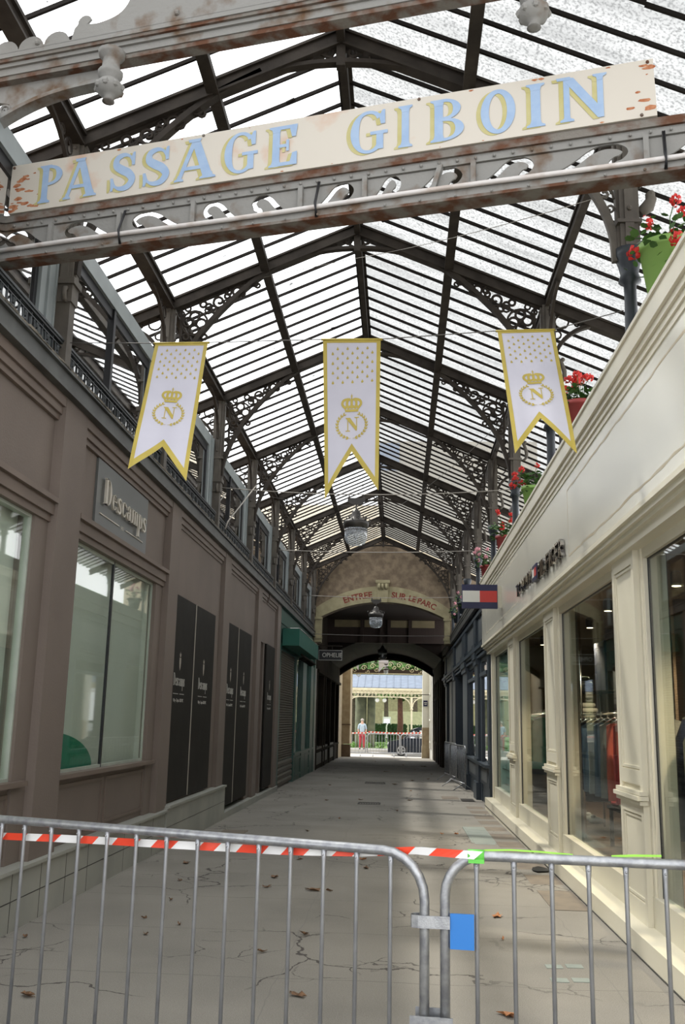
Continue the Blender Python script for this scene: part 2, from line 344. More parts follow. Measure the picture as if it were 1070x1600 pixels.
# kerb strip of slabs in front of the cream shop
m = MB()
for i in range(11):
    a = 9+i*1.02; m.box(1.36, 1.69, a+.01, a+1.0, fz(a)-.02, fz(a+1)+.004)
struct('trim_1', m, PATCHB)

# ================================================================ left: brown shopfront
XL = -2.9
piers = [(3.8,4.42),(7.76,8.34),(11.78,12.30),(15.63,16.20),(19.52,20.05),(22.75,23.38)]
m = MB()
for a, b in piers: m.box(-3.6, XL, a, b, 0, 4.29)
m.box(-3.6,-2.98,21.0,21.19,0,4.29)
# recessed fascia and reveals
m.box(-3.6,-2.99,-1,7.76,3.3,4.29); m.box(-3.6,-2.99,8.34,11.78,3.3,4.29)
m.box(-3.6,-2.97,12.30,15.63,3.17,4.29); m.box(-3.6,-2.97,16.2,19.52,3.19,4.29); m.box(-3.6,-2.97,20.05,22.75,3.2,4.29)
m.box(-3.6,-2.97,12.30,15.63,0,.53)
m.box(-3.6,-2.97,15.12,15.63,.5,3.2); m.box(-3.6,-2.97,18.96,19.52,0,3.2); m.box(-3.6,-2.97,22.6,22.75,0,3.3)
m.box(-3.6,-3.0,-1,3.8,0,1.05)
m.box(-3.6,-2.975,7.47,7.76,0,3.3); m.box(-3.6,-2.975,11.46,11.78,0,3.3)
m.box(-3.65,-3.45,12,23.4,0,4.29)
m.box(-3.6,-3.0,4.42,7.76,0,1.07); m.box(-3.6,-3.0,8.34,11.78,0,1.07)
WL = struct('wall_left', m, TAUPE)
m = MB()
for a, b in ((-1,3.8),(4.42,7.76),(8.34,11.78)):
    m.box(-3.3,-2.93,a,b,3.24,3.38); m.box(-3.3,-2.895,a,b,3.34,3.385); m.box(-3.3,-2.955,a,b,3.18,3.24)
    m.box(-3.2,-2.915,a,b-.1,1.035,1.075)
for a, b in ((-1,3.8),(4.42,7.76),(8.34,11.78),(12.30,15.63),(16.2,19.52),(20.05,21.0),(21.19,22.75)):
    m.box(-3.3,-2.955,a,b,4.08,4.13); m.box(-3.3,-2.93,a,b,4.13,4.2); m.box(-3.3,-2.905,a,b,4.2,4.29)
for a, b in ((4.42,7.5),(8.34,11.5)):     # dado panel mouldings
    for c, d in ((a+.05,(a+b)/2-.05),((a+b)/2+.05,b-.05)):
        m.box(-3.02,-2.985,c,d,.52,.55); m.box(-3.02,-2.985,c,d,.95,.98); m.box(-3.02,-2.985,c,c+.03,.52,.98); m.box(-3.02,-2.985,d-.03,d,.52,.98)
m.build('moulding', TAUPE2, WL)
# stone plinth
m = MB()
m.box(-3.2,-2.875,-1,12.2,-.1,.43); m.box(-3.2,-2.855,12.2,16.25,-.1,.47); m.box(-3.2,-2.86,16.25,20.05,-.1,.05); m.box(-3.3,-2.87,20.05,23.45,-.2,.02)
PL = m.build('plinth', TILE, WL)
m = MB()
for k in range(22): m.box(-2.875,-2.8735,-1+k*.6,-1+k*.6+.006,0,.43)
m.box(-2.875,-2.8735,-1,12.2,.215,.221); m.box(-2.855,-2.8535,12.2,16.25,.24,.246)
m.build('plinth_joint', BLACKM, PL)
m = MB(); m.box(-3.1,-2.84,-1,12.2,.43,.455); m.box(-3.1,-2.83,12.25,16.25,.47,.50); m.build('plinth_coping', TILE, WL)

def shop_window(n, y0, y1, z0, z1, mull, xg=-3.03, fr=.035, frm=BLACKM, back=True):
    m = MB(); x0, x1 = (xg-.03, xg+.03) if n != 2 else (xg-.01, xg+.014)
    m.box(x0,x1,y0,y0+fr,z0,z1); m.box(x0,x1,y1-fr,y1,z0,z1); m.box(x0,x1,y0,y1,z1-fr,z1); m.box(x0,x1,y0,y1,z0,z0+fr)
    w = struct('window_%d' % n, m, frm)
    for q in mull: k = MB(); k.box(x0,x1,q-.016,q+.016,z0,z1); k.build('mullion', BLACKM, w)
    g = MB(); g.box(xg-.006, xg+.006, y0, y1, z0, z1); g.build('glass', SHOPG, w)
    return w
shop_window(1, 4.42, 7.47, 1.075, 3.18, [], fr=.025, frm=FRAMEG)
shop_window(2, 8.34, 11.46, 1.075, 3.18, [9.85], fr=.03, frm=FRAMEG)
# display box behind the two windows
m = MB()
m.box(-3.16,-3.12,3.5,12,.9,3.4); m.box(-3.7,-3.06,7.5,7.74,.9,3.3); m.box(-3.7,-3.06,8.3,8.345,.9,3.3)
m.box(-3.7,-3.06,3.5,12,3.28,3.3); m.box(-3.7,-3.06,3.5,12,1.02,1.06); m.box(-3.7,-3.06,11.45,11.5,1,3.3)
lab(m.build('display_backing', WALLB), 'pale grey-green backing boards behind the brown shop windows', 'display backing', kind='structure')
# reflection of a green arch, modelled as a teal half disc in the window
m = MB()
m.prism([(9.75,1.08)]+[(8.36+1.4*cos(t*pi/24), 1.08+.36*sin(t*pi/24)) for t in range(1, 13)]+[(8.36,1.08)], lambda x, y, d: (-3.08-d, x, y), .02)
lab(m.build('reflection_disc', TEALG), 'green half-round painted reflection low in the brown shop window', 'painted reflection')
# recessed door behind pier
m = MB(); m.box(-3.42,-3.38,20.05,21.0,.02,3.1)
d1 = struct('door_1', m, TAUPE2)

# gutter and upper terrace edge
m = MB(); m.box(-3.1,-2.86,-1,33.9,4.30,4.47); m.box(-3.1,-2.835,-1,33.9,4.29,4.32); m.box(-3.1,-2.83,-1,33.9,4.455,4.475)
m.mi = 0
gut = lab(struct('trim_2', m, GUTTER), 'grey zinc gutter along the top of the left shopfronts')
m = MB()
rr = random.Random(3)
for k in range(150):
    a = -1+k*.232; h = rr.uniform(.008,.022); m.box(-2.875, -2.83+rr.uniform(0,.008), a, a+.24, 4.475, 4.475+h)
m.build('grime', GRIME, gut)
m = MB(); m.box(-3.8,-3.05,-1,33.9,4.3,4.44); lab(struct('upper_floor', m, GUTTER), 'terrace slab behind the gutter')

# upper storey glazing on the left
XU = -3.01
def upper_window(n, y0, y1):
    m = MB(); z0, z1 = 4.44, 5.94
    m.box(XU-.1, XU+.02, y0, y1, 5.75, z1); m.box(XU-.1, XU+.02, y1-.32, y1-.03, z0, z1); m.box(XU-.1, XU+.035, y1-.03, y1, z0, z1)
    m.box(XU-.1, XU+.0, y0, y0+.10, z0, z1); m.box(XU-.1, XU+.0, y0, y1, z0, z0+.12); m.box(XU-.08, XU+.04, y1-.20, y1-.18, z0, z1)
    w = struct('window_%d' % n, m, GREYW)
    d = MB(); mid = (y0+y1-.3)/2
    d.box(XU-.09, XU-.01, y0+.1, y1-.32, 5.64, 5.75); d.box(XU-.09, XU-.01, y1-.38, y1-.32, z0, 5.75); d.box(XU-.09, XU-.01, y0+.1, y0+.15, z0, 5.75)
    d.box(XU-.09, XU+.01, mid-.035, mid+.035, z0, 5.75)
    d.build('sash', BLACKM, w)
    g = MB(); g.box(XU-.035, XU-.025, y0+.1, y1-.32, z0, 5.75); g.build('glass', UPR, w)
for i, (a, b) in enumerate([(.2,3.9),(4.1,7.50),(7.72,11.0),(11.22,14.55),(14.77,18.1),(18.32,21.7),(21.92,25.2),(25.42,28.7),(28.92,32.0)]): upper_window(3+i, a, b)
m = MB()
for a in (4.0,7.6,11.1,14.65,18.2,21.8,25.3,28.8,32.1): m.box(-3.12,-3.0,a-.12,a+.12,4.44,5.94)
m.build('upper_wall', GREYW)['kind'] = 'structure'
m = MB(); m.box(-5.2,-5.1,-1,33,4.3,6.0); m.box(-5.2,-3.5,-1,33,4.3,4.4); m.box(-5.2,-3.06,-1,33,5.90,5.96)
m.build('upper_back_wall', WALLD)['kind'] = 'structure'

# ================================================================ right: cream shopfront
XR = 1.84
m = MB()
m.box(1.71,3.0,2,19.75,-.2,.15)
WR = struct('wall_right', m, CREAM)
m = MB(); m.box(1.70,1.71,2,19.76,.0,.006); m.build('floor_joint', BLACKM, WR)
# fascia board with cornice and architrave
m = MB(); m.box(1.70,2.1,2,19.9,3.14,4.40); fas = m.build('fascia', FASC, WR)
m = MB(); m.box(1.63,2.1,2,19.4,4.20,4.37); m.box(1.615,2.1,2,19.4,4.345,4.375); m.box(1.655,1.72,2,19.5,4.15,4.20); m.box(1.675,1.72,2,19.6,4.10,4.15); m.box(1.69,1.72,2,19.8,4.05,4.10)
m.build('cornice', CREAM, WR)
m = MB(); m.box(1.685,2.1,2,19.95,3.10,3.14); m.box(1.715,2.1,2,19.9,3.06,3.10); m.box(1.75,2.1,2,19.9,3.03,3.06); m.box(1.79,2.1,2,19.9,2.96,3.03)
m.build('architrave', CREAM, WR)
def panel_line(y0, y1, z0, z1, w, mt, nm, seed):
    r = random.Random(seed); m = MB(); x = 1.6985
    def wav(a, b, z):
        n = int((b-a)/.15); p = [(a+(b-a)*i/n, z+r.uniform(-.008,.008)) for i in range(n+1)]
        m.prism(stroke(p, [w*r.uniform(.6,1.2) for _ in p]), lambda u, v, d: (x-d*0, u, v) if d == 0 else (x+.001, u, v), .001)
    wav(y0, y1, z1); wav(y0, y1, z0)
    m.box(x, x+.001, y1-.008, y1+.004, z0, z1)
    m.build(nm, mt, fas)
panel_line(2.5, 9.62, 3.25, 3.93, .022, BEIGE, 'painted_panel_line', 4)
panel_line(13.8, 18.9, 3.30, 3.99, .03, CREAM, 'painted_panel_outline', 5)
# pilasters
def pilaster(y0, y1):
    m = MB(); X = XR; yc0, yc1 = y0+.05, y1-.02
    m.box(X+.02, 2.1, y0+.003, y1-.003, .15, 2.965)
    # stiles and rails of two sunk panels, waist moulding between
    for a, b in ((y0, y0+.07), (y1-.07, y1)): m.box(X, X+.03, a, b, .15, 2.97)
    for a, b in ((.15,.30),(.93,1.02),(1.15,1.26),(2.86,2.97)): m.box(X, X+.03, y0, y1, a, b)
    m.box(X-.03, X+.03, y0-.02, y1+.02, 1.08, 1.11); m.box(X-.05, X+.03, y0-.035, y1+.035, 1.045, 1.075); m.box(X-.03, X+.03, y0-.02, y1+.02, 1.01, 1.04)
    for a, b in ((.31,.92),(1.27,2.85)):
        m.box(X+.01, X+.025, y0+.08, y0+.095, a, b); m.box(X+.01, X+.025, y1-.095, y1-.08, a, b); m.box(X+.01, X+.025, y0+.08, y1-.08, a, a+.02); m.box(X+.01, X+.025, y0+.08, y1-.08, b-.02, b)
    return m.build('pilaster', CREAM, WR)
m = MB(); m.box(1.88,2.1,2,3.6,.1,3.1); m.box(1.88,5.6,1.9,2.02,-.1,4.35); m.build('end_panel', CREAM, WR)
PYS = [(3.55,4.3),(7.60,8.36),(11.60,12.40),(15.72,16.5)]
for a, b in PYS: pilaster(a, b)
m = MB(); m.box(1.86,2.1,19.55,19.75,.15,3.1); m.build('end_post', CREAM, WR)
bays = [(4.3,7.6),(8.36,11.6),(12.4,15.72),(16.5,19.55)]
for i, (a, b) in enumerate(bays):
    m = MB(); x0, x1 = 1.90, 1.97
    m.box(x0,x1,a,a+.05,.15,3.1); m.box(x0,x1,b-.09,b,.15,3.1); m.box(x0,x1,a,b,2.88,3.1); m.box(x0-.02,x1,a,b,.15,.37)
    m.box(x0-.015,x1,b-.06,b,.15,3.0)
    w = struct('window_%d' % (20+i), m, CREAM)
    g = MB(); g.box(1.934,1.944,a+.05,b-.09,.37,2.88); g.build('glass', SHOPGD, w)
    k = MB(); k.box(1.93,1.95,b-.1,b-.085,.37,2.9); k.box(1.93,1.95,a,b,2.87,2.885); k.build('gasket', BLACKM, w)
# shop interior
m = MB(); m.box(1.97,5.6,2,19.9,.1,.16); struct('shop_floor', m, FLOORW)
m = MB(); m.box(5.5,5.6,2,19.9,.1,3.3); m.box(1.98,5.6,19.75,19.85,.1,3.3); m.box(1.98,5.6,2,2.1,.1,3.3)
for y in (8.1,12.1,16.1): m.box(3.4,5.6,y,y+.12,.1,3.2)
struct('shop_back_wall', m, WALLD)
m = MB(); m.box(1.98,5.6,2,19.9,3.15,3.25); struct('shop_ceiling', m, WALLD)
m = MB()                                    # pale return boards beside each window
for y, w in ((7.66,.13),(11.68,.15),(15.8,.10)): m.box(1.985,1.99+w,y,y+.06,.16,3.1)
lab(m.build('display_return_board', WALLW), kind='structure')

# ================================================================ left: green shop and the shop beyond it
m = MB()
m.box(-3.6,-2.93,23.4,33.9,3.3,4.29); m.box(-3.3,-2.9,23.4,33.9,3.9,4.22); m.box(-3.3,-2.9,23.38,23.62,-.2,3.4)
m.box(-3.3,-2.9,27.1,27.5,-.2,3.3); m.box(-3.3,-2.9,29.2,30.3,-.2,3.3); m.box(-3.3,-2.9,31.9,33.0,-.2,3.3); m.box(-3.3,-2.88,33.0,33.5,-.2,3.6)
m.box(-3.3,-2.92,27.1,33.0,-.2,.62); m.box(-3.3,-2.87,27.1,33.0,.60,.66)
for a, b in ((27.55,29.15),(30.35,31.85)):
    m.box(-3.0,-2.90,a,a+.08,.05,.5); m.box(-3.0,-2.90,b-.08,b,.05,.5); m.box(-3.0,-2.90,a,b,.46,.52); m.box(-3.0,-2.90,a,b,0,.06)
WG = lab(struct('wall_left_green', m, GREENP), 'dark green shopfront on the left')
for i, (a, b) in enumerate(((27.5,29.2),(30.3,31.9))):
    m = MB(); m.box(-3.02,-2.95,a,a+.05,.62,3.3); m.box(-3.02,-2.95,b-.05,b,.62,3.3); w = struct('window_%d' % (13+i), m, GREENP)
    g = MB(); g.box(-2.99,-2.985,a,b,.64,3.3); g.build('glass', UPG, w)
m = MB(); m.box(-4.4,-4.3,23.6,48,-.2,4.2); m.box(-4.4,-2.95,33.2,33.3,-.2,4.2); struct('dark_inner_wall', m, WALLD)
m = MB(); m.box(-3.4,-2.87,33.55,33.75,-.2,3.3); m.build('end_pier', WFILM, WG)
# shop beyond (dark fascia, narrow windows)
m = MB(); m.box(-3.5,-2.88,33.95,47,3.25,5.6); m.box(-3.4,-2.80,33.95,47,3.2,3.3); m.box(-3.4,-2.84,33.95,47,4.1,4.25)
m.box(-3.4,-2.9,33.95,47,-.3,.45); m.box(-3.4,-2.86,33.95,47,.45,.52)
for a in (33.95,36.9,37.9,40.6,43.5,46.2): m.box(-3.4,-2.86,a,a+.35,-.3,3.3)
WO = lab(struct('wall_left_far', m, MATTE), 'dark shopfront near the far arch')
m = MB()
for a in (34.4,37.35,40.95): m.box(-2.95,-2.87,a,a+2.3,.53,.60); m.box(-2.95,-2.88,a,a+2.3,0,.40)
m.build('stall_riser', mat('pale_riser', (.25,.24,.20), .7), WO)
m = MB(); m.box(-2.99,-2.985,34,46.5,.5,3.25)
w = struct('window_16', m, UPG)

# ================================================================ right: dark blue shopfront
XB = 1.80
m = MB()
m.box(1.85,2.6,20.0,47,-.3,.30); m.box(XB+.02,2.6,20.0,47,.30,.74); m.box(1.74,2.6,20.0,32,.69,.75)
m.box(XB,2.6,20.0,47,3.22,3.98); m.box(1.70,2.6,20.0,47,3.16,3.24); m.box(1.74,2.6,20.0,47,3.10,3.16); m.box(1.76,2.6,20.0,47,3.0,3.06)
m.box(1.74,2.6,20.0,47,3.92,4.0); m.box(XB+.05,2.6,20.0,47,3.98,4.4)
m.box(2.55,2.6,20,47,-.3,4.4)
for a, b in ((20.0,20.25),(21.85,22.05)): m.box(XB+.03,2.6,a,b,-.3,3.2)
for a, b in ((22.15,23.0),(25.6,27.3),(30.9,31.8),(36.6,37.4)):    # pilasters with consoles
    m.box(XB-.02,2.6,a,b,-.3,3.2); m.box(XB-.09,2.0,a,b,3.0,3.35); m.box(XB-.06,2.0,a,b,2.88,3.0); m.box(XB-.07,2.0,a,b,-.2,.28); m.box(XB-.05,2.0,a,b,.72,.80)
    m.box(XB-.05,2.0,a+.1,b-.1,3.35,3.95)
for a, b in ((20.25,21.85),(23.0,25.6)):
    m.box(XB,XB+.1,a,b,2.58,2.66); m.box(XB+.03,XB+.12,a,b,2.9,3.1)
    m.box(XB+.03,XB+.12,a,a+.12,.7,3.1); m.box(XB+.03,XB+.12,b-.12,b,.7,3.1)
WB = lab(struct('wall_right_blue', m, BLUEP), 'dark blue panelled shopfront on the right')
m = MB(); m.box(XB-.12,2.6,38.6,47.2,-.3,5.3)
for a in (39.2,41.4,43.6,45.6): m.box(XB-.16,XB,a,a+.3,-.3,3.3); m.box(XB-.15,XB,a+.3,a+1.9,2.5,2.6); m.box(XB-.15,XB,a+.3,a+1.9,.6,.7)
m.build('far_shopfront', MATTE, WB)
m = MB()
for a, b in ((20.1,21.95),(23.1,25.5),(27.4,30.8),(31.9,36.5)):
    m.box(XB-.008,XB+.01,a+.12,b-.12,3.36,3.84)
for a, b in ((20.35,21.7),(23.2,25.4)): m.box(XB+.005,XB+.03,a,b,.38,.62)
m.build('panel', BLUEG, WB)
m = MB(); m.box(1.86,1.865,20.25,21.85,.75,3.0); m.box(1.86,1.865,23.0,25.6,.75,3.0)
w = struct('window_15', m, UPG)
m = MB(); m.box(1.87,1.91,32.0,36.6,-.2,3.1)
for a, b in ((32.1,34.2),(34.4,36.5)):
    m.box(1.855,1.88,a,a+.1,-.1,3.0); m.box(1.855,1.88,b-.1,b,-.1,3.0)
struct('door_2', m, BLUEP)
m = MB(); m.box(2.3,2.34,27.3,30.9,-.2,3.1); struct('door_3', m, BLACKM)
m = MB(); m.box(1.70,1.80,20.0,47,4.12,4.30); m.box(1.685,1.70,20,47,4.27,4.31)
lab(struct('trim_3', m, GUTTER), 'dark gutter above the blue shopfront')
m = MB(); m.box(1.69,2.7,19.9,33,4.36,4.42); m.box(1.84,2.2,2,32,4.37,4.70); lab(struct('terrace_floor', m, GUTTER))
m = MB(); m.box(1.70,5.6,2,19.9,4.30,4.37); lab(struct('terrace_slab', m, FASC), kind='structure')
# light strip under gutter
# ================================================================ end wall with the arch
EY = 32.45
def seg_arch(cx, half, zs, zc, n=20):       # points of a segmental arch, left to right
    h = zc-zs; R = (half*half+h*h)/(2*h); a = math.asin(half/R)
    return [(cx+R*sin(-a+2*a*i/n), zc-R+R*cos(-a+2*a*i/n)) for i in range(n+1)]
AX = -.58
inner = seg_arch(AX, 2.12, 4.98, 5.52)
m = MB()
m.prism([(-3.5,-.2),(-2.93,-.2),(-2.93,4.1),(-2.7,4.1)]+[(-2.7,4.98)]+inner+[(1.54,4.98),(1.54,4.1),(1.9,4.1),(1.9,-.2),(2.6,-.2),(2.6,6.4),(AX,7.72),(-3.5,6.5)], lambda x, y, d: (x, EY+d, y), .5)
WE = struct('wall_end', m, PLAST)
outer = seg_arch(AX, 2.26, 5.30, 6.06)
m = MB(); m.prism([(-2.84,4.98)]+outer+[(1.68,4.98)]+inner[::-1], lambda x, y, d: (x, EY-.05+d, y), .05)
arch = m.build('arch_band', STONE, WE)
m = MB(); m.box(-2.86,-2.66,EY-.06,EY+.5,4.14,4.98); m.box(1.52,1.70,EY-.06,EY+.5,4.14,4.98)
for a, b in ((-2.9,-2.62),(1.48,1.74)): m.box(a,b,EY-.1,EY+.1,4.24,4.32); m.box(a+.02,b-.02,EY-.08,EY+.1,4.14,4.24); m.box(a,b,EY-.1,EY+.1,4.9,4.98)
m.build('jamb', STONE, WE)
m = MB(); m.prism([(-.80,6.22),(-.36,6.22),(-.43,5.5),(-.73,5.5)], lambda x, y, d: (x, EY-.14+d, y), .1); m.box(-.82,-.34,EY-.18,EY-.04,6.16,6.26)
for k in (-.7,-.58,-.46): m.tube([(k,EY-.15,5.95),(k,EY-.21,6.02),(k,EY-.17,6.12)], .045, 6)
m.build('keystone', STONE, WE)
m = MB()                                      # inner ceiling with ochre panels and timber beams
m.box(-3.4,2.4,33.0,38.5,5.52,5.6)
m.box(-3.4,2.4,38.4,38.6,4.6,5.6); 
CE = struct('ceiling', m, WOODD)
m = MB()
for a, b in ((-2.6,-1.55),(-1.4,-.8),(-.35,.35),(.5,1.4)): m.box(a,b,38.36,38.41,5.22,5.5)
m.build('upper_panel', OCHRE, CE)
m = MB()
for a in (-1.5,-.72,-.42,.42): m.box(a-.06,a+.06,38.3,38.4,4.6,5.55)
m.build('beam', WOODD, CE)
m = MB()
m.prism([(-2.95,3.9),(-2.95,5.3),(1.8,5.3),(1.8,3.9)]+seg_arch(-.58,2.36,3.95,4.78,14)[::-1], lambda x, y, d: (x, 38.6+d, y), 8.6)
m.build('vault', VAULT, CE)
m = MB()
for k in range(28): m.box(-2.9,1.8,38.7+k*.3,38.72+k*.3,4.84,4.86)
m.build('board_joint', BLACKM, CE)
# portal arch
PY = 47.2
po = seg_arch(-.62, 2.3, 3.72, 4.52)
m = MB(); m.prism([(-2.95,3.6),(-2.95,5.3),(1.8,5.3),(1.8,3.6)]+[(1.69,3.6)]+po[::-1]+[(-2.93,3.6)], lambda x, y, d: (x, PY+d, y), .25)
WPO = lab(struct('wall_portal', m, VAULT), 'dark boards over the far arch')
m = MB(); m.tube([(x, PY-.02, z) for x, z in [(p[0], p[1]) for p in po]], .07, 6)
m.build('arch_rib', IRON, WPO)
# street-side jambs of the portal
m = MB(); m.box(-3.3,-2.53,50.7,52.8,.35,5.6); m.box(-3.6,-2.95,47.2,52.8,-.4,5.6)
WP = lab(struct('wall_portal_left', m, STONEP))
m = MB(); m.box(-3.3,-2.50,50.68,51.3,-.4,.32); m.box(-3.3,-2.52,50.68,51.3,1.30,1.36); m.build('stone_foot', STONEB, WP)
m = MB(); m.box(1.26,2.2,51.8,52.8,-.4,5.6); m.box(1.62,2.2,47.2,52,-.4,5.6)
for z in (.5,1.6,2.9): m.box(1.58,1.64,48.8,51.2,z,z+.08)
m.box(1.58,1.64,48.8,48.9,.2,4.2); m.box(1.58,1.64,51.1,51.2,.2,4.2)
WQ = lab(struct('wall_portal_right', m, WHITE))
m = MB(); m.box(1.22,2.2,51.75,52.45,-.4,.3); m.box(1.24,2.2,51.78,52.4,.3,1.25); m.build('stone_foot', STONEP, WQ)
# ================================================================ iron and glass roof
CX = -.57; TY = [7.6,11.1,14.65,18.2,21.8,25.3,28.8,32.15]; HN = 2.33
def zr(u): return 7.70-.438*abs(u)
ORD = ['first','second','third','fourth','fifth','sixth','seventh','eighth','ninth']
def spiral(cx, cy, r0, r1, a0, turns, n=16):
    return [(cx+(r0+(r1-r0)*i/n)*cos(a0+turns*2*pi*i/n), cy+(r0+(r1-r0)*i/n)*sin(a0+turns*2*pi*i/n)) for i in range(n+1)]
def make_truss(first=False):
    R = root('roof_truss', (CX, 0, 0), 'x', 'roof truss')
    def rel(m, n, mt): m.local = True; return m.build(n, mt, R)
    for s in (-1, 1):
        m = ML(); E_ = 4.1 if s > 0 else 3.3
        m.bar((0,0,zr(0)-.02),(s*E_,0,zr(E_)-.02),.09,.13); m.bar((0,0,zr(0)+.045),(s*E_,0,zr(E_)+.045),.14,.025); m.bar((0,0,zr(0)-.09),(s*E_,0,zr(E_)-.09),.13,.022)
        rel(m, 'rafter', IRON)
        if first and s > 0: continue
        m = ML(); P = spline([(.72,7.34),(1.15,7.10),(1.52,6.78),(1.84,6.42),(2.10,6.02),(2.26,5.6),(2.29,5.35)], 4)
        for a, b in zip(P, P[1:]): m.bar((s*a[0],0,a[1]),(s*b[0],0,b[1]),.09,.055)
        rel(m, 'curved_rib', IRON)
        m = ML()                                 # scrollwork
        def ring(x, z, r, t=.017, n=12): m.tube([(s*(x+r*cos(2*pi*i/n)),0,z+r*sin(2*pi*i/n)) for i in range(n)], t, 5, closed=True)
        def sp(*a, t=.018): m.tube([(s*x,0,z) for x, z in spiral(*a)], t, 5)
        for dx, dz in ((.085,.02),(-.085,.0),(0,.095),(0,-.085)): ring(2.03+dx, 6.42+dz, .062)
        m.ball((s*2.03,0,6.425), .035, 6); ring(2.03, 6.425, .165, .015, 16)
        for x_, z_, r_ in ((1.86,6.60,.045),(1.63,6.70,.045),(1.44,6.82,.035),(1.25,6.93,.03),(2.2,6.55,.035),(2.12,6.62,.035),(2.08,6.12,.035),(1.98,6.24,.03)): ring(x_, z_, r_, .014, 8)
        for x, z, r in ((1.73,6.72,.10),(1.50,6.86,.085),(1.30,6.98,.06)):
            sp(x, z, r, .02, pi*1.1, 1.3); ring(x+.13, z-.07, r*.38)
        sp(1.80, 6.60, .07, .015, 0, 1.2); sp(2.16, 6.13, .075, .015, pi, 1.3); sp(2.20, 5.93, .05, .012, 0, 1.2); ring(2.13, 6.24, .04); ring(2.19, 6.68, .045); ring(1.93,6.68,.04); ring(1.9,6.24,.035)
        sp(1.62, 6.84, .05, .01, pi/2, 1.1); sp(1.40,6.96,.04,.01,pi/2,1.1)
        m.bar((s*2.2,0,5.8),(s*2.2,0,6.6),.02,.03); m.bar((s*1.15,0,7.10),(s*2.22,0,6.63),.02,.03)
        rel(m, 'spandrel_scrollwork', IRON)
        m = ML()                                 # outer bracket with ring
        P = [(s*(2.42+.55*(1-cos(radians(a)))), 0, 5.85+.52*sin(radians(a))) for a in range(0, 91, 10)]
        for a, b in zip(P, P[1:]): m.bar(a, b, .07, .045)
        m.tube([(s*(2.53+.085*cos(2*pi*i/12)),0,6.42+.085*sin(2*pi*i/12)) for i in range(12)], .013, 5, closed=True)
        m.tube([(s*(2.47+.05*cos(2*pi*i/10)),0,6.25+.05*sin(2*pi*i/10)) for i in range(10)], .012, 5, closed=True)
        m.tube([(s*x,0,z) for x, z in spiral(2.72,6.39,.05,.012,0,1.2)], .012, 5)
        rel(m, 'outer_bracket', IRON)
        m = ML(); c = s*(HN+.03)                 # column
        m.box(c-.07,c+.07,-.07,.07,5.3,6.62); m.box(c-.09,c+.09,-.035,.035,5.3,6.62); m.box(c-.035,c+.035,-.09,.09,5.3,6.62)
        for z in (5.75,6.2,6.55): m.ball((c,-.095,z), .018, 6); m.ball((c-s*.095,0,z), .018, 6)
        m.box(c-.10,c+.10,-.10,.10,5.62,5.65)
        col_ = rel(m, 'column', IRONC if s < 0 else IRONC)
        m = ML()
        if s > 0: m.lathe([(.08,4.38),(.07,4.46),(.055,4.55),(.05,4.9),(.055,5.04),(.085,5.06),(.065,5.12),(.085,5.17),(.105,5.24),(.105,5.3)], (c,0,0), 14)
        else:
            m.box(c-.065,c+.065,-.065,.065,4.44,5.1); m.box(c-.10,c+.10,-.10,.10,5.24,5.30); m.box(c-.08,c+.08,-.08,.08,5.08,5.24)
            for sy in (-1, 1): m.tube([(c+.03*(-s),sy*(.08+.05*sin(t)),5.2-.06*(1-cos(t))) for t in (0,.6,1.2,1.8,2.4,3.1)], .022, 6)
        b_ = rel(m, 'column_base', IRONB if s > 0 else IRONC)
        m = ML()                                 # scroll console on the outer face
        m.tube([(c+s*(.10+.09*sin(t*.62)),0,5.92-.12*t*.5+.05*cos(t)) for t in range(6)], [.015,.025,.03,.028,.02,.01], 6); m.ball((c+s*.17,0,5.93), .028, 8)
        rel(m, 'console', IRONC)
        for sy in (-1, 1):                       # braces along the eave beam
            m = ML(); P = [(c, sy*(.1+.75*(1-cos(radians(a)))), 5.95+.60*sin(radians(a))) for a in range(0, 91, 10)]
            for a, b in zip(P, P[1:]): m.bar(a, b, .035, .035, (1,0,0))
            m.tube([(c,sy*(.24+.07*cos(2*pi*i/10)),6.47+.07*sin(2*pi*i/10)) for i in range(10)], .012, 5, closed=True)
            m.tube([(c,sy*(.42+.05*cos(2*pi*i/10)),6.52+.04*sin(2*pi*i/10)) for i in range(10)], .012, 5, closed=True)
            m.tube([(c,sy*y,z) for y, z in spiral(.19,6.28,.05,.012,0,1.3)], .012, 5)
            rel(m, 'eave_brace', IRON)
    m = ML()                                     # crown tracery
    P = [(x, 0, 7.43-.20*(abs(x)/.95)**2.2) for x in [i*.095-.95 for i in range(21)]]
    for a, b in zip(P, P[1:]): m.bar(a, b, .08, .04)
    m.box(-.04,.04,-.04,.04,7.38,7.75)
    for s in (-1, 1):
        m.tube([(s*x,0,z) for x, z in spiral(.12,7.53,.065,.02,pi*.3,1.2)], .014, 5); m.tube([(s*x,0,z) for x, z in spiral(.36,7.47,.035,.01,pi,1.2)], .012, 5)
        m.bar((s*.05,0,7.46),(s*.26,0,7.56),.02,.02); m.bar((s*.26,0,7.44),(s*.26,0,7.58),.02,.02); m.ball((s*.27,0,7.5), .02, 6)
    rel(m, 'crown_tracery', IRON)
    return R
t0 = make_truss(True); t1 = make_truss()
for i, y in enumerate(TY):
    o = t0 if i == 0 else (t1 if i == 1 else copy_tree(t1)); o.location.y = y
    w = ['its left rafter just above the name board','its ridge just below the lettered beam','its peak behind the middle banner top','rising behind the middle banner','crossing behind the forked banner tails','seen behind the nearest lantern','last but one before the end wall','against the rubble end wall'][i]
    lab(o, 'dark iron roof truss, %s from entrance, %s' % (ORD[i], w), group='iron roof trusses')
m = MB(); m.box(CX-.035,CX+.035,3.6,32.4,7.60,7.80); m.box(CX-.07,CX+.07,3.6,32.4,7.74,7.77)
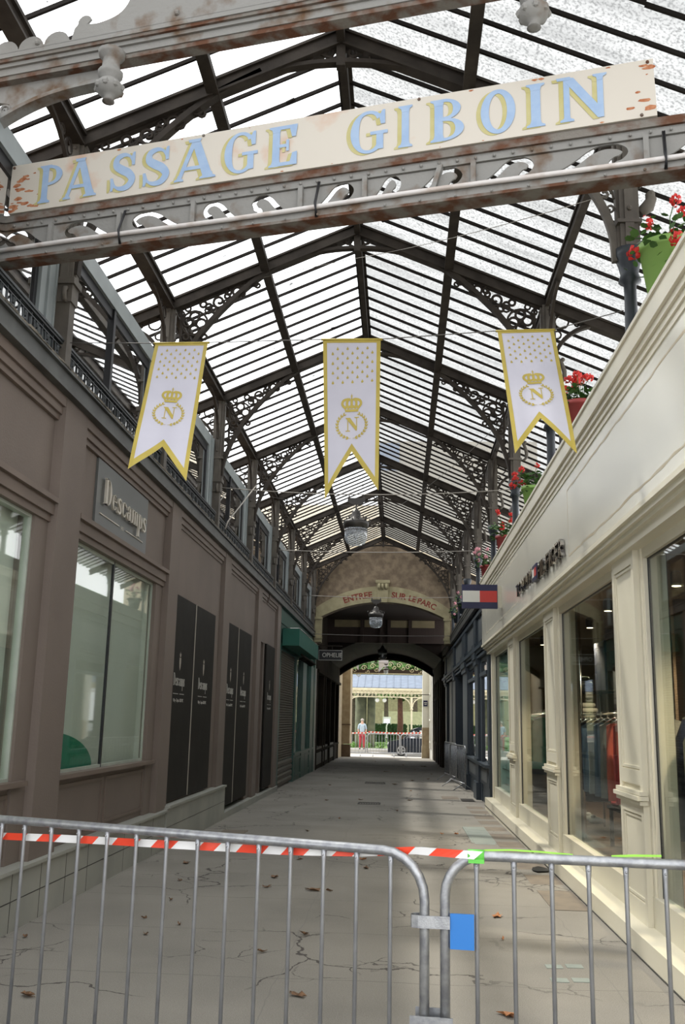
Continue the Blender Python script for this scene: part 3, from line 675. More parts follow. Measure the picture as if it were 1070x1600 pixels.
lab(m.build('ridge_beam', IRON), 'iron ridge beam along the top of the glass roof', 'roof beam', 'long roof beams')
for s, nm in ((-1,'left'),(1,'right')):
    u = 1.15; m = MB(); m.box(CX+s*u-.03,CX+s*u+.03,3.6,32.4,zr(u)-.09,zr(u)+.05); m.box(CX+s*u-.055,CX+s*u+.055,3.6,32.4,zr(u)-.1,zr(u)-.08)
    lab(m.build('roof_purlin', IRON), 'iron purlin halfway down the %s roof slope' % nm, 'roof beam', 'long roof beams')
    c = CX+s*(HN+.03); m = MB(); w = .05 if s < 0 else .026; m.box(c-w,c+w,3.6 if s < 0 else 7.1,32.4,6.60,6.73); m.box(c-w*1.6,c+w*1.6,3.6 if s < 0 else 7.1,32.4,6.70,6.735); m.box(c-w*1.5,c+w*1.5,3.6 if s < 0 else 7.1,32.4,6.59,6.61)
    lab(m.build('eave_beam', IRON), 'iron eave beam carried by the %s row of columns' % nm, 'roof beam', 'long roof beams')
rg = random.Random(11)
def glaze(i, a, b, side, outer):
    s = -1 if side == 'left' else 1
    if outer: u0, u1 = HN, (4.1 if s > 0 else 3.3)
    else: u0, u1 = 0.03, HN
    where = 'between %s and %s trusses' % (ORD[i-1], ORD[i]) if i else 'before the first truss'
    R = root('roof_glazing', (CX, a, 0), '%s glass roof field, %s slope %s the columns, %s' % ('dirty stippled' if s > 0 else 'clear speckled', side, 'outside' if outer else 'inside', where), 'glass roof', 'glass roof fields')
    m = ML(); L = b-a
    m.add([(s*u0,0,zr(u0)+.10),(s*u1,0,zr(u1)+.10),(s*u1,L,zr(u1)+.10),(s*u0,L,zr(u0)+.10)], [(0,1,2,3)])
    g = m.build('glass_sheet', GL_R if s > 0 else GL_L, R)
    n = max(2, round(L/.352))
    for k in range(1, n+1) if b < 32 else range(1, n):
        y = L*k/n; 
        if k == n: continue
        m = ML(); j = rg.uniform(-.012,.012)
        m.bar((s*u0,y+j,zr(u0)+.075),(s*u1,y-j,zr(u1)+.075),.024,.034); m.build('glazing_bar', GLZBAR, R)
    # lap clips and slipped putty
    if not outer:
        m = ML()
        for _ in range(5):
            u = rg.uniform(u0+.1, u1-.1); y = L*rg.randint(1, n-1)/n+rg.uniform(-.02,.02); m.bar((s*u,y,zr(u)+.075),(s*(u+rg.uniform(.05,.12)),y+rg.uniform(-.02,.02),zr(u+.1)+.08),rg.uniform(.03,.05),.015)
        m.build('slipped_putty', GLZBAR, R)
YS = [3.6]+TY
for i in range(8):
    for side in ('left','right'):
        glaze(i, YS[i], YS[i+1], side, False); glaze(i, YS[i], YS[i+1], side, True)

# railings between the left columns
def make_rail(L):
    R = root('balcony_railing', (-2.915,0,0), 'x', 'railing')
    m = ML(); m.box(-.02,.02,0,L,4.69,4.715); m.box(-.03,.03,0,L,4.712,4.732); m.build('handrail', RAILM, R)
    m = ML(); m.box(-.012,.012,0,L,4.47,4.49); m.box(-.010,.010,0,L,4.655,4.665); m.box(-.012,.012,0,.02,4.44,4.7); m.box(-.012,.012,L-.02,L,4.44,4.7); m.build('rail_bar', RAILM, R)
    n = round(L/.24); w = L/n
    for k in range(n):
        m = ML(); c = (k+.5)*w
        for q in (-1, 1): m.tube([(0,c+q*dy,z) for dy, z in spline([(.085,4.48),(.075,4.54),(.025,4.59),(.045,4.66)],4)], .011, 5)
        m.tube([(0,c+y,4.55+z) for y, z in spiral(0,0,.042,.010,0,1.2,10)], .010, 5)
        m.ball((0,c,4.625), .022, 6, sz=1.4); m.box(-.008,.008,c-w/2,c-w/2+.012,4.47,4.7)
        m.build('baluster_panel', RAILM, R)
    return R
RL = make_rail(3.3)
YR = [4.15]+TY
for i in range(8):
    o = RL if i == 0 else copy_tree(RL); o.location.y = YR[i]+.12
    lab(o, 'dark cast iron railing on the left gutter, %s' % ('nearest, running in from the frame edge' if i == 0 else 'between the %s and %s columns' % (ORD[i-1], ORD[i])), group='cast iron railings above the left shops')

# ================================================================ skewed entrance beam and name board
A0 = Vector((-3.069,6.569,0)); DD = (Vector((1.734,5.426,0))-A0).normalized(); KB = .84; NN = Vector((-DD.y, DD.x, 0))*-1   # NN points to the street
def bp(s, z, d=0): p = A0+DD*s*KB+NN*d; return (p.x, p.y, 4.918+(z-5.55)*KB)      # s along, d towards street
BL0, BL1 = -.10, 7.0
ROOTB = root('entrance_beam', bp(3, 5.55), 'rusty grey riveted lattice beam with wave shaped cutouts carrying the name board', 'beam')
m = MB()
for z0, z1, d0, d1 in ((5.955,5.985,-.02,.05),(5.55,5.575,-.06,.085)):
    m.prism(rect(BL0,z0,BL1,z1), lambda x, y, d: bp(x, y, d0+d*(d1-d0)), 1)
m.prism(rect(BL0,5.985,BL1,6.035), lambda x, y, d: bp(x, y, d*.045-.01), 1)
m.build('rusty_flange', RUSTD, ROOTB)
m = MB(); m.prism(rect(BL0,5.89,BL1,5.955), lambda x, y, d: bp(x, y, d*.03), 1); m.prism(rect(BL0,5.575,BL1,5.645), lambda x, y, d: bp(x, y, .05+d*.03), 1)
m.build('chord', RUSTY, ROOTB)
# web with real wave slots
def wave(s0, L, flip=1):
    pts = [(0,.0),(.22,.06),(.42,.15),(.58,.195),(.76,.20),(.86,.165),(.86,.12),(.78,.095),(.68,.11)] if True else []
    pts = [(0,.02),(.16,.05),(.32,.11),(.46,.17),(.62,.20),(.78,.185),(.86,.14),(.80,.095),(.70,.095)]
    tail = [(.70,.095),(.64,.06),(.70,.02),(.82,0.005)]
    c = spline(pts[:-1]+[(.74,.085),(.69,.05),(.76,.01),(.90,.0)], 4)
    return [(s0+(x if flip > 0 else 1-x)*L, 5.672+y*.98) for x, y in c]
m = MB(); segs = [(-.05,.53,-1),(.56,1.2,-1),(1.24,1.86,-1),(1.95,2.36,-1),(2.40,2.80,-1),(3.0,3.4,1),(3.48,3.78,1),(3.82,4.3,1),(4.34,4.86,1),(4.9,5.58,1),(5.7,6.3,1),(6.35,7.0,1)]
edges = [BL0]; 
for a, b, fl in segs: edges.append(b)
x = BL0
for k, (a, b, fl) in enumerate(segs):
    nxt = segs[k+1][0] if k+1 < len(segs) else BL1
    e = (b+nxt)/2 if k+1 < len(segs) else BL1
    w = stroke(wave(a+.03, b-a-.05, fl), .042)
    if fl < 0: w = w[::-1]
    m.prism([rect(x,5.655,e,5.885), w], lambda u, v, d: bp(u, v, d), .014); x = e
m.build('web_plate', RUSTY, ROOTB)
m = MB()
for s in (.53,1.22,1.93,2.9,3.45,4.33,5.62,6.33,-.07): m.prism(rect(s-.02,5.6,s+.02,5.9), lambda u, v, d: bp(u, v, d*.045), 1)
m.prism([(3.98,5.66),(4.02,5.66),(4.09,5.9),(4.05,5.9)], lambda u, v, d: bp(u, v, d*.05), 1)
m.build('stiffener', RUSTY, ROOTB)
m = MB()
for k in range(54): s = BL0+.1+k*.145; m.ball(bp(s, 5.918, .04), .011, 6)
for k in range(28): s = BL0+.1+k*.28; m.ball(bp(s, 5.575, .1), .010, 5)
m.build('rivet', RUSTY, ROOTB)
m = MB(); m.tube([bp(s, 5.645+.006*sin(s*2), .10) for s in [BL0+k*.385 for k in range(19)]], .017, 10)
lab(m.build('white_conduit', PIPEM), 'white painted conduit pipe strapped along the entrance beam', 'pipe')
for s, zt in ((1.28,0),(3.06,0),(5.74,0)):
    m = MB(); m.tube([bp(s+dx, z, d) for dx, z, d in ((0,5.90,.05),(.0,5.67,.122),(.01,5.62,.122),(.0,5.56,.09))], .006, 5)
    m.tube([bp(s+.012, z, d) for z, d in ((5.90,.05),(5.67,.125),(5.62,.125),(5.56,.09))], .006, 5)
    lab(m.build('tie_wire', BLACKM), 'dark tie wire round the white conduit, %s' % {1.28:'leftmost of three, below the first letters',3.06:'middle of three',5.74:'rightmost of three, near the column'}[s], 'wire', 'tie wires on the conduit')
m = MB(); m.prism([(.08,6.04),(5.71,6.04),(5.70,6.525),(.07,6.525)], lambda u, v, d: bp(u, v, .05-d), .03)
SB = lab(m.build('name_board', BOARD), 'long pale enamel board reading PASSAGE GIBOIN in blue letters', 'sign')
m = MB()
for sa, za in ((.10,6.5),(5.66,6.5),(5.6,6.06),(2.0,6.51),(3.9,6.51)): m.ball(bp(sa, za, .052), .012, 6)
m.build('board_nail', RUSTD, SB)

rs = random.Random(8); m = MB()
for k in range(46):
    s_, z_ = (.10+abs(rs.gauss(0,.11)), rs.uniform(6.06,6.42)) if k < 26 else (5.68-abs(rs.gauss(0,.10)), rs.uniform(6.06,6.5)) if k < 34 else (rs.uniform(.3,5.5), rs.choice([6.51,6.05]))
    r0 = rs.uniform(.006,.028)*(1 if k < 34 else .6)
    m.prism([(max(.08, s_)+r0*rs.uniform(.6,1.3)*1.8*cos(t*pi/4), min(6.52, z_+r0*rs.uniform(.4,1)*sin(t*pi/4))) for t in range(8)], lambda u, v, d: bp(u, v, .0503+d+k*.00001), .0004)
m.build('rust_stain', RUSTS, SB)
# ---- slab-serif painted letters (unit height, advance width w)
T_ = .19
def ser(x0, x1, y, up):                       # bracketed serif across x0..x1 at y; up=+1 grows upwards from baseline
    h = .075*up; return [(x0-.09,y),(x1+.09,y),(x1+.085,y+h*.55),(x1+.02,y+h),(x1,y+h*2.0),(x0,y+h*2.0),(x0-.02,y+h),(x0-.085,y+h*.55)]
def stem(x, t=T_): return [rect(x,.02,x+t,.98), ser(x,x+t,0,1), ser(x,x+t,1,-1)]
def ringseg(cx, cy, rx, ry, a0, a1, th, tv, n=16):   # variable-width arc: th at sides, tv at top
    o = []; i_ = []
    for k in range(n+1):
        a = radians(a0+(a1-a0)*k/n); w = tv+(th-tv)*abs(cos(a))**1.3
        o.append((cx+rx*cos(a), cy+ry*sin(a))); i_.append((cx+(rx-w)*cos(a), cy+(ry-max(tv,w*.5))*sin(a)))
    return o+i_[::-1]
def G_P(): return stem(.12)+[ringseg(.30,.72,.44,.27,-90,90,.19,.08), rect(.28,.91,.32,.99), rect(.28,.45,.32,.53)], .80
def G_A(): return [[(.06,.03),(.16,.03),(.46,.84),(.47,1.0),(.40,1.0)], [(.40,1.0),(.58,1.0),(.92,.03),(.69,.03),(.44,.82)], rect(.22,.26,.74,.35), ser(.09,.14,0,1), ser(.70,.90,0,1), [(.33,.96),(.58,.96),(.62,1.04),(.30,1.04)]], .98
def G_S():
    c = spline([(.70,.74),(.60,.88),(.42,.935),(.22,.86),(.20,.68),(.38,.55),(.58,.44),(.70,.27),(.58,.10),(.36,.06),(.18,.14),(.10,.30)], 4); n = len(c)
    w = [.07+.15*max(0, sin(pi*min(1, max(0, (i/(n-1)-.12)/.76))))**.9 for i in range(n)]
    return [stroke(c, w), [(.68,.64),(.76,.64),(.76,.98),(.70,.98),(.64,.84)], [(.06,.02),(.12,.02),(.16,.14),(.12,.36),(.04,.36)]], .82
def G_G():
    return [ringseg(.46,.5,.42,.52,42,318,.20,.08,24), rect(.64,.06,.80,.46), [(.50,.42),(.90,.42),(.90,.50),(.50,.50)], [(.74,.66),(.84,.66),(.84,1.0),(.78,1.0),(.70,.86)]], .92
def G_E(): return stem(.12)+[rect(.28,.91,.68,1.0),[(.62,.70),(.72,.70),(.76,1.0),(.62,1.0),(.56,.92)],rect(.28,.46,.52,.54),rect(.48,.36,.55,.64),rect(.28,0,.70,.09),[(.64,.30),(.76,.32),(.76,0),(.64,0),(.58,.08)]], .80
def G_I(): return stem(.14), .46
def G_B(): return stem(.12)+[ringseg(.32,.75,.38,.25,-90,90,.17,.07), ringseg(.32,.27,.45,.27,-90,90,.19,.07), rect(.28,.93,.34,1.0), rect(.28,.47,.34,.56), rect(.28,0,.34,.07)], .84
def G_O(): return [[[(.48+.44*cos(t*pi/18),.5+.52*sin(t*pi/18)) for t in range(36)], [(.48+.23*cos(t*pi/18),.5+.42*sin(t*pi/18)) for t in range(36)][::-1]]], .96
def G_N(): return [rect(.14,.03,.26,.97), rect(.80,.03,.92,.97), [(.10,1.0),(.34,1.0),(.92,.14),(.92,.0),(.80,.0),(.18,.92)], ser(.15,.25,0,1), ser(.81,.91,1,-1), [(.02,.96),(.3,.96),(.28,1.03),(.0,1.03)]], 1.05
GL = dict(P=G_P, A=G_A, S=G_S, G=G_G, E=G_E, I=G_I, B=G_B, O=G_O, N=G_N)
LS = [('P',.37,.65),('A',.64,.99),('S',1.1,1.38),('S',1.42,1.71),('A',1.74,2.14),('G',2.19,2.53),('E',2.6,2.89),('G',3.31,3.66),('I',3.71,3.87),('B',3.98,4.3),('O',4.38,4.69),('I',4.73,4.92),('N',4.98,5.39)]
for layer, (mt, off, dz, dep) in enumerate(((LOCHRE,-.036,-.008,.0515),(LBLUE,0,0,.0545))):
    for ch, s0, s1 in LS:
        polys, w = GL[ch](); m = MB(); H = .375; k = (s1-s0-.02)/(w-.02)
        for ip, pl in enumerate(polys):
            m.prism(pl, lambda u, v, d: bp(s0+.01+(u-.02)*k+off, 6.095+v*H+dz, dep+d+ip*.0004), .0008)
        o = m.build('painted_letter' if layer else 'letter_shadow', mt, SB)
# column that carries the right end of the beam
CXR, CYR = 1.80, 7.12
R = root('entrance_column', (CXR,CYR,4.4), 'cast iron column under the right end of the entrance beam, with curved bracket', 'column')
m = MB(); c = CXR; y = CYR
m.box(c-.07,c+.07,y-.07,y+.07,5.3,6.6); m.box(c-.09,c+.09,y-.035,y+.035,5.3,6.6); m.box(c-.035,c+.035,y-.09,y+.09,5.3,6.6); m.ball((c,y-.095,5.62), .022, 8); m.box(c-.095,c+.095,y-.095,y+.095,5.50,5.53)
m.build('shaft', IRONC, R)
m = MB(); m.lathe([(.08,4.38),(.07,4.46),(.055,4.55),(.048,4.9),(.05,5.0),(.09,5.03),(.07,5.09),(.085,5.16),(.11,5.24),(.11,5.3)], (c,y,0), 14); m.build('column_base', IRONB, R)
m = MB(); P = spline([(c-.10,5.2),(c-.12,5.45),(c-.2,5.7),(c-.34,5.95)], 5)
for a, b in zip(P, P[1:]): m.bar((a[0],y,a[1]),(b[0],y,b[1]),.05,.06)
m.tube([(x_,y,z_) for x_, z_ in spiral(c-.17,5.80,.06,.015,0,1.4)], .012, 5); m.tube([(x_,y,z_) for x_, z_ in spiral(c-.13,5.67,.04,.012,pi,1.3)], .010, 5)
m.tube([(c-.3,y,5.95),(c-.24,y,5.9),(c-.12,y,5.9),(c-.1,y,5.75)], .010, 5)
m.build('curved_bracket', IRONC, R)
m = MB(); m.tube([(c+.10,y,5.62),(c+.17,y,5.68),(c+.20,y,5.75),(c+.17,y,5.80)], [.04,.055,.045,.02], 8); m.ball((c+.2,y,5.79), .035, 8)
m.tube([(c+.09,y,5.86),(c+.14,y,5.92),(c+.11,y,6.0)], [.03,.045,.03], 8); m.build('console', IRONC, R)

# upper ornamental canopy beam nearer the street
A1 = Vector((-2.98,6.07,0)); D1 = (Vector((-.41,5.5,0))-A1).normalized(); N1 = Vector((D1.y,-D1.x,0))
def up_(s, z, d=0): p = A1+D1*s+N1*(d-.11); return (p.x, p.y, z)
RU = root('canopy_beam', up_(2,6.2), 'rusty white ornamental canopy beam across the top of the view with scalloped crest', 'beam')
m = MB()
for z0, z1, d0, d1, mi in ((6.2,6.235,-.04,.06,1),(6.235,6.29,-.02,.07,0),(6.29,6.32,-.02,.09,0),(6.32,6.345,-.02,.11,1),(6.345,6.385,-.02,.12,0)):
    m.mi = mi; m.prism(rect(-.3,z0,5.6,z1), lambda x, y, d: up_(x, y, d0+d*(d1-d0)), 1)
m.build('moulded_rail', [RUSTY, RUSTD], RU)
m = MB()
cr = [(-.3,6.38)]
for k in range(4): cr += [(-.3+k*.215+.11+.10*cos(radians(a)), 6.40+.085*sin(radians(a))) for a in range(180,-1,-20)]
cr += [(.58,6.39),(.60,6.48)]+[(.68+.055*cos(radians(a)),6.52+.055*sin(radians(a))) for a in range(190,10,-25)]+spline([(.70,6.50),(.80,6.49),(.95,6.53),(1.03,6.62),(1.02,6.70),(.95,6.71),(.92,6.76),(1.1,6.85)],4)+[(1.4,6.95),(4.6,6.95),(5.6,6.9),(5.6,6.38)]
m.prism(cr, lambda x, y, d: up_(x, y, .105+d), .015); m.build('crest_plate', RUSTY, RU)
m = MB()
for s, z in ((1.42,6.44),(1.45,6.62),(.3,6.42),(2.2,6.45)): m.ball(up_(s, z, .125), .022, 6)
m.build('rivet', RUSTY, RU)
m = MB()                                      # lower apron and arched bracket on the left
m.prism([(-.3,6.2),(.9,6.2),(.9,6.08)]+spline([(.8,6.075),(.5,6.06),(.2,6.0),(-.1,5.88),(-.3,5.76)],4)+[(-.3,5.86)]+spline([(-.28,5.88),(-.1,5.97),(.02,6.04)],4)+[(-.1,6.08),(-.3,6.08)], lambda x, y, d: up_(x, y, -.03+d), .03)
P = spline([(.86,6.075),(.5,6.055),(.2,5.995),(-.1,5.87),(-.3,5.75)], 4)
for a, b in zip(P, P[1:]): m.bar(up_(a[0],a[1],0), up_(b[0],b[1],0), .10, .03)
m.tube([up_(x,z,-.0) for x, z in spiral(-.02,5.99,.05,.012,0,1.3)], .012, 5)
m.build('arched_bracket', RUSTY, RU)
for s, zt in ((.92,6.22),(3.88,6.22)):
    m = MB(); q = up_(s, 0, .11)
    m.lathe([(.02,5.83),(.045,5.83),(.03,5.865),(.055,5.88),(.095,5.915),(.10,5.95),(.07,5.99),(.05,6.0),(.085,6.03),(.09,6.06),(.065,6.08),(.06,6.17),(.09,6.19),(.10,6.22)], (q[0],q[1],0), 12)
    for k in range(8): m.ball((q[0]+.085*cos(k*pi/4), q[1]+.085*sin(k*pi/4), 5.935), .028, 6)
    m.build('pendant_drop', RUSTY, RU)
# ================================================================ napoleonic banners on the wire
def banner(TL, TR, BL_, BR, ap, label, notch, seed):
    TL, TR, BL_, BR = map(Vector, (TL, TR, BL_, BR)); rr = random.Random(seed); ph = rr.uniform(0, 6)
    nrm = Vector((0,-1,0))
    def fm(u, v, d=0):
        a = TL.lerp(TR, u); b = BL_.lerp(BR, u); p = a.lerp(b, v)
        wv = .012*sin(3*u*pi+ph)*v+.006*sin(9*v+ph)*v
        return tuple(p+nrm*(d+wv))
    R = root('napoleonic_banner', tuple((TL+TR)/2), label, 'banner', 'white and gold banners on the wire')
    m = MB()
    m.tf = None
    def cloth(x0, x1, f0, f1, d, nu=8, nv=22):   # strip between bottom curves
        vs = []; fs = []
        for j in range(nv+1):
            for i in range(nu+1):
                u = x0+(x1-x0)*i/nu; v0 = f0(u); v1 = f1(u); vs.append(fm(u, v0+(v1-v0)*j/nv, d))
        for j in range(nv):
            for i in range(nu): k = j*(nu+1)+i; fs.append((k,k+1,k+nu+2,k+nu+1))
        return vs, fs
    bot = lambda u: 1-(1-notch)*(1-abs(u-.5)/.5)
    m.add(*cloth(0, 1, lambda u: 0, bot, 0, 16), True)
    m.build('fabric', BFAB, R)
    m = MB(); bw = .068
    m.add(*cloth(0, bw, lambda u: 0, bot, .002, 2), True); m.add(*cloth(1-bw, 1, lambda u: 0, bot, .002, 2), True)
    m.add(*cloth(bw, 1-bw, lambda u: 0, lambda u: .022, .002, 8, 2), True)
    m.add(*cloth(bw, .5, lambda u: bot(u)-.052, bot, .002, 8, 3), True); m.add(*cloth(.5, 1-bw, lambda u: bot(u)-.052, bot, .002, 8, 3), True)
    m.build('gold_border', BGOLD, R)
    m = MB(); m.tube([fm(-.03,0,.0), fm(1.03,0,.0)], .010, 6); m.build('batten', BGOLD, R)
    F = lambda u, v, d: fm(u, v, .003+d)
    A = .365                                      # width/height ratio
    m = MB()
    for j in range(8):
        for i in range(4+(j % 2)):
            u = .255+i*.173-(.087 if j % 2 else 0); v = .058+j*.0315+ (i*-.0015)
            m.prism([(u+.022*cos(t*pi/4), v+.007+.007*sin(t*pi/4)) for t in range(8)], F, .0006)
            m.prism([(u-.016,v+.005),(u,v-.010),(u+.016,v+.005)], F, .0006)
    m.build('bee_pattern', BGOLD, R)
    m = MB(); cx, cy = .50, .421                  # crown
    m.prism([(cx-.115,cy+.052),(cx+.115,cy+.052),(cx+.122,cy+.036),(cx-.122,cy+.036)], F, .0006)
    for k in range(5):
        t = -1+k*.5; w = .017
        P = spline([(cx+t*.10,cy+.032),(cx+t*.165,cy+.005),(cx+t*.14,cy-.022),(cx+t*.05,cy-.03)], 3)
        m.prism(stroke([(a, b/A) for a, b in P], .044), lambda u, v, d: F(u, v*A, d), .0006)
    for k in range(4): m.prism([(cx+(-.75+k*.5)*.13+.018*cos(t*pi/3), cy+.018+.009*sin(t*pi/3)) for t in range(6)], F, .0006)
    m.prism([(cx-.012,cy-.03),(cx+.012,cy-.03),(cx+.008,cy-.045),(cx+.02,cy-.050),(cx+.008,cy-.054),(cx,cy-.066),(cx-.008,cy-.054),(cx-.02,cy-.050),(cx-.008,cy-.045)], F, .0006)
    m.build('crown', BGOLD, R)
    m = MB(); cy = .555                           # letter N
    for pl in ([(-.115,-.033),(-.03,-.033),(.095,.030),(.095,.052),(.075,.052),(-.085,-.022)], rect(-.078,-.03,-.062,.050), rect(.082,-.03,.096,.040), rect(-.11,.048,-.03,.054), rect(.05,-.036,.13,-.030)):
        m.prism([(cx+a, cy+b-.012) for a, b in pl], F, .0006)
    m.build('letter_n', BGOLD, R)
    m = MB(); cy = .560                           # laurel wreath
    for s in (-1, 1):
        for k in range(11):
            a = radians(-78+k*13.2); x = cx+s*.262*cos(a+0); y = cy-.082*sin(a)
            tx, ty = -s*sin(a), -cos(a)*A*.9
            for o_ in (-1, 1):
                ang = atan2(-cos(a), -s*sin(a))+o_*.45; L = .064
                dx, dy = cos(ang)*L, sin(ang)*L
                nx, ny = -sin(ang)*.014, cos(ang)*.014
                m.prism([(x,y),(x+dx*.5+nx,y+(dy*.5+ny)*A),(x+dx,y+dy*A),(x+dx*.5-nx,y+(dy*.5-ny)*A)], F, .0006)
        P = [(cx+s*.262*cos(radians(a)), (cy-.082*sin(radians(a)))/A) for a in range(-86, 60, 8)]
        m.prism(stroke(P, .007), lambda u, v, d: F(u, v*A, d), .0006)
    m.build('laurel_wreath', BGOLD, R)
    return R
banner((-2.11,7.6,4.72),(-1.655,7.6,4.725),(-2.11,7.06,3.46),(-1.66,7.1,3.38),0,'leftmost white and gold swallow-tailed banner, hanging before the grey window frames',.80,1)
banner((-.667,7.6,4.75),(-.177,7.6,4.75),(-.62,7.62,3.36),(-.18,7.6,3.43),0,'middle white and gold swallow-tailed banner, hanging straight above the lantern',.725,2)
banner((.80,7.55,4.80),(1.265,7.55,4.81),(.815,6.65,3.48),(1.26,6.66,3.49),0,'rightmost white and gold swallow-tailed banner, hanging beside the cream fascia',.745,3)
def wire(pts, r, mt, label, grp='wires strung across the passage'):
    m = MB(); m.tube(pts, r, 5); return lab(m.build('hanging_wire', mt), label, 'wire', grp)
def sag(a, b, s, n=10): a = Vector(a); b = Vector(b); return [tuple(a.lerp(b, i/n)-Vector((0,0,s*4*(i/n)*(1-i/n)))) for i in range(n+1)]
wire([(-2.85,7.58,4.72),(-2.11,7.6,4.722),(-1.655,7.6,4.727),(-.667,7.6,4.752),(-.177,7.6,4.752),(.80,7.55,4.802),(1.265,7.55,4.812),(1.75,7.15,4.80)], .0045, CABLE, 'dark wire carrying the three white and gold banners')
wire(sag((-2.84,14.63,5.16),(1.74,14.63,5.16),.10), .008, CABLEW, 'pale wire carrying the nearest hanging lantern')
wire(sag((-2.84,21.8,5.42),(1.74,21.8,5.45),.05), .010, CABLEW, 'pale empty wire between the two larger lanterns')
wire(sag((-2.84,28.82,5.26),(1.74,28.82,5.26),.05), .010, CABLEW, 'pale wire carrying the second lantern before the arch')
wire(sag((-2.84,31.2,4.3),(1.74,31.2,4.3),.03), .009, CABLE, 'lowest dark wire just in front of the arch jambs')
wire([(-2.80,17.9,6.0),(-2.84,15.3,4.75),(-2.86,15.2,4.6)], .012, CABLEW, 'slanting pale stay wire tied to the left railing')
wire(sag((1.7,7.2,5.85),(-.66,11.1,7.28),.05)+[(-2.4,11.1,6.9)], .0035, CABLEW, 'thin wire from the entrance beam to the second roof truss')
wire(sag((1.7,14.7,6.4),(.0,18.2,5.7),.1)+sag((0,18.2,5.7),(-2.8,18.2,5.9),.1), .004, CABLE, 'thin dark wire sagging below the third truss')

# ================================================================ lanterns
def lantern(x, y, zb, d, label, full=True):       # zb = bottom of bowl, d = rim diameter
    R = root('pendant_lantern', (x,y,zb), label, 'lantern', 'pendant lanterns down the middle'); r = d/2
    m = MB(); m.lathe([(.03*d,0),(.25*d,.03*d),(.40*d,.12*d),(.47*d,.28*d),(.48*d,.48*d),(.48*d,.78*d)], (x,y,zb), 20); m.build('glass_bowl', BOWLG, R)
    m = MB(); m.lathe([(.485*d,.74*d),(.50*d,.75*d),(.54*d,.92*d),(.55*d,1.0*d),(.50*d,1.05*d),(.30*d,1.14*d),(.20*d,1.22*d),(.19*d,1.40*d),(.13*d,1.52*d),(.04*d,1.56*d)], (x,y,zb), 20); m.lathe([(.485*d,.62*d),(.495*d,.63*d),(.485*d,.65*d)], (x,y,zb), 20); m.build('hood', LAMPM, R)
    for k in range(6):
        m = MB(); a = k*pi/3+.3; m.tube([(x+cos(a)*q*d,y+sin(a)*q*d,zb+z*d) for q, z in ((.5,1.02),(.60,1.05),(.63,1.14),(.56,1.2))], .022*d, 5); m.build('crest_hook', LAMPM, R); m = MB()
        m.tube([(x+cos(a+.5)*q*d,y+sin(a+.5)*q*d,zb+z*d) for q, z in ((.44,1.05),(.40,1.16),(.33,1.17),(.30,1.28))], .028*d, 5); m.ball((x+cos(a+.5)*.42*d,y+sin(a+.5)*.42*d,zb+1.2*d), .035*d, 6); m.build('crest_scroll', LAMPM, R)
    m = MB(); m.tube([(x,y,zb+1.55*d),(x,y,zb+1.78*d)], .03*d, 6)
    m.prism([(-.16,1.76),(.16,1.76),(.38,1.92),(.36,2.06),(.30,2.26),(.27,2.06),(-.27,2.06),(-.30,2.26),(-.36,2.06),(-.38,1.92)], lambda u, v, dd: (x+u*d, y-.03*d+dd*d, zb+v*d), .06)
    m.build('hanger', LAMPM, R)
    m = MB(); m.lathe([(.04*d,.3*d),(.09*d,.4*d),(.09*d,.55*d),(.05*d,.75*d)], (x,y,zb), 8); m.build('lamp_bulb', WFILM, R)
lantern(-.69,14.62,4.24,.37,'nearest and largest-looking hanging lantern with glass bowl, under the middle banner')
lantern(-.71,28.85,4.30,.42,'second hanging lantern, in front of the arch lettering keystone')
lantern(-.71,41,4.10,.38,'third hanging lantern, dark against the timber vault')
wire([(-2.52,52.0,4.60),(1.25,52.05,4.60)], .012, CABLE, 'short dark wire carrying the farthest lantern in the far arch opening')
lantern(-.70,52.0,4.02,.26,'farthest small lantern with bright bowl, hanging in the far arch opening')

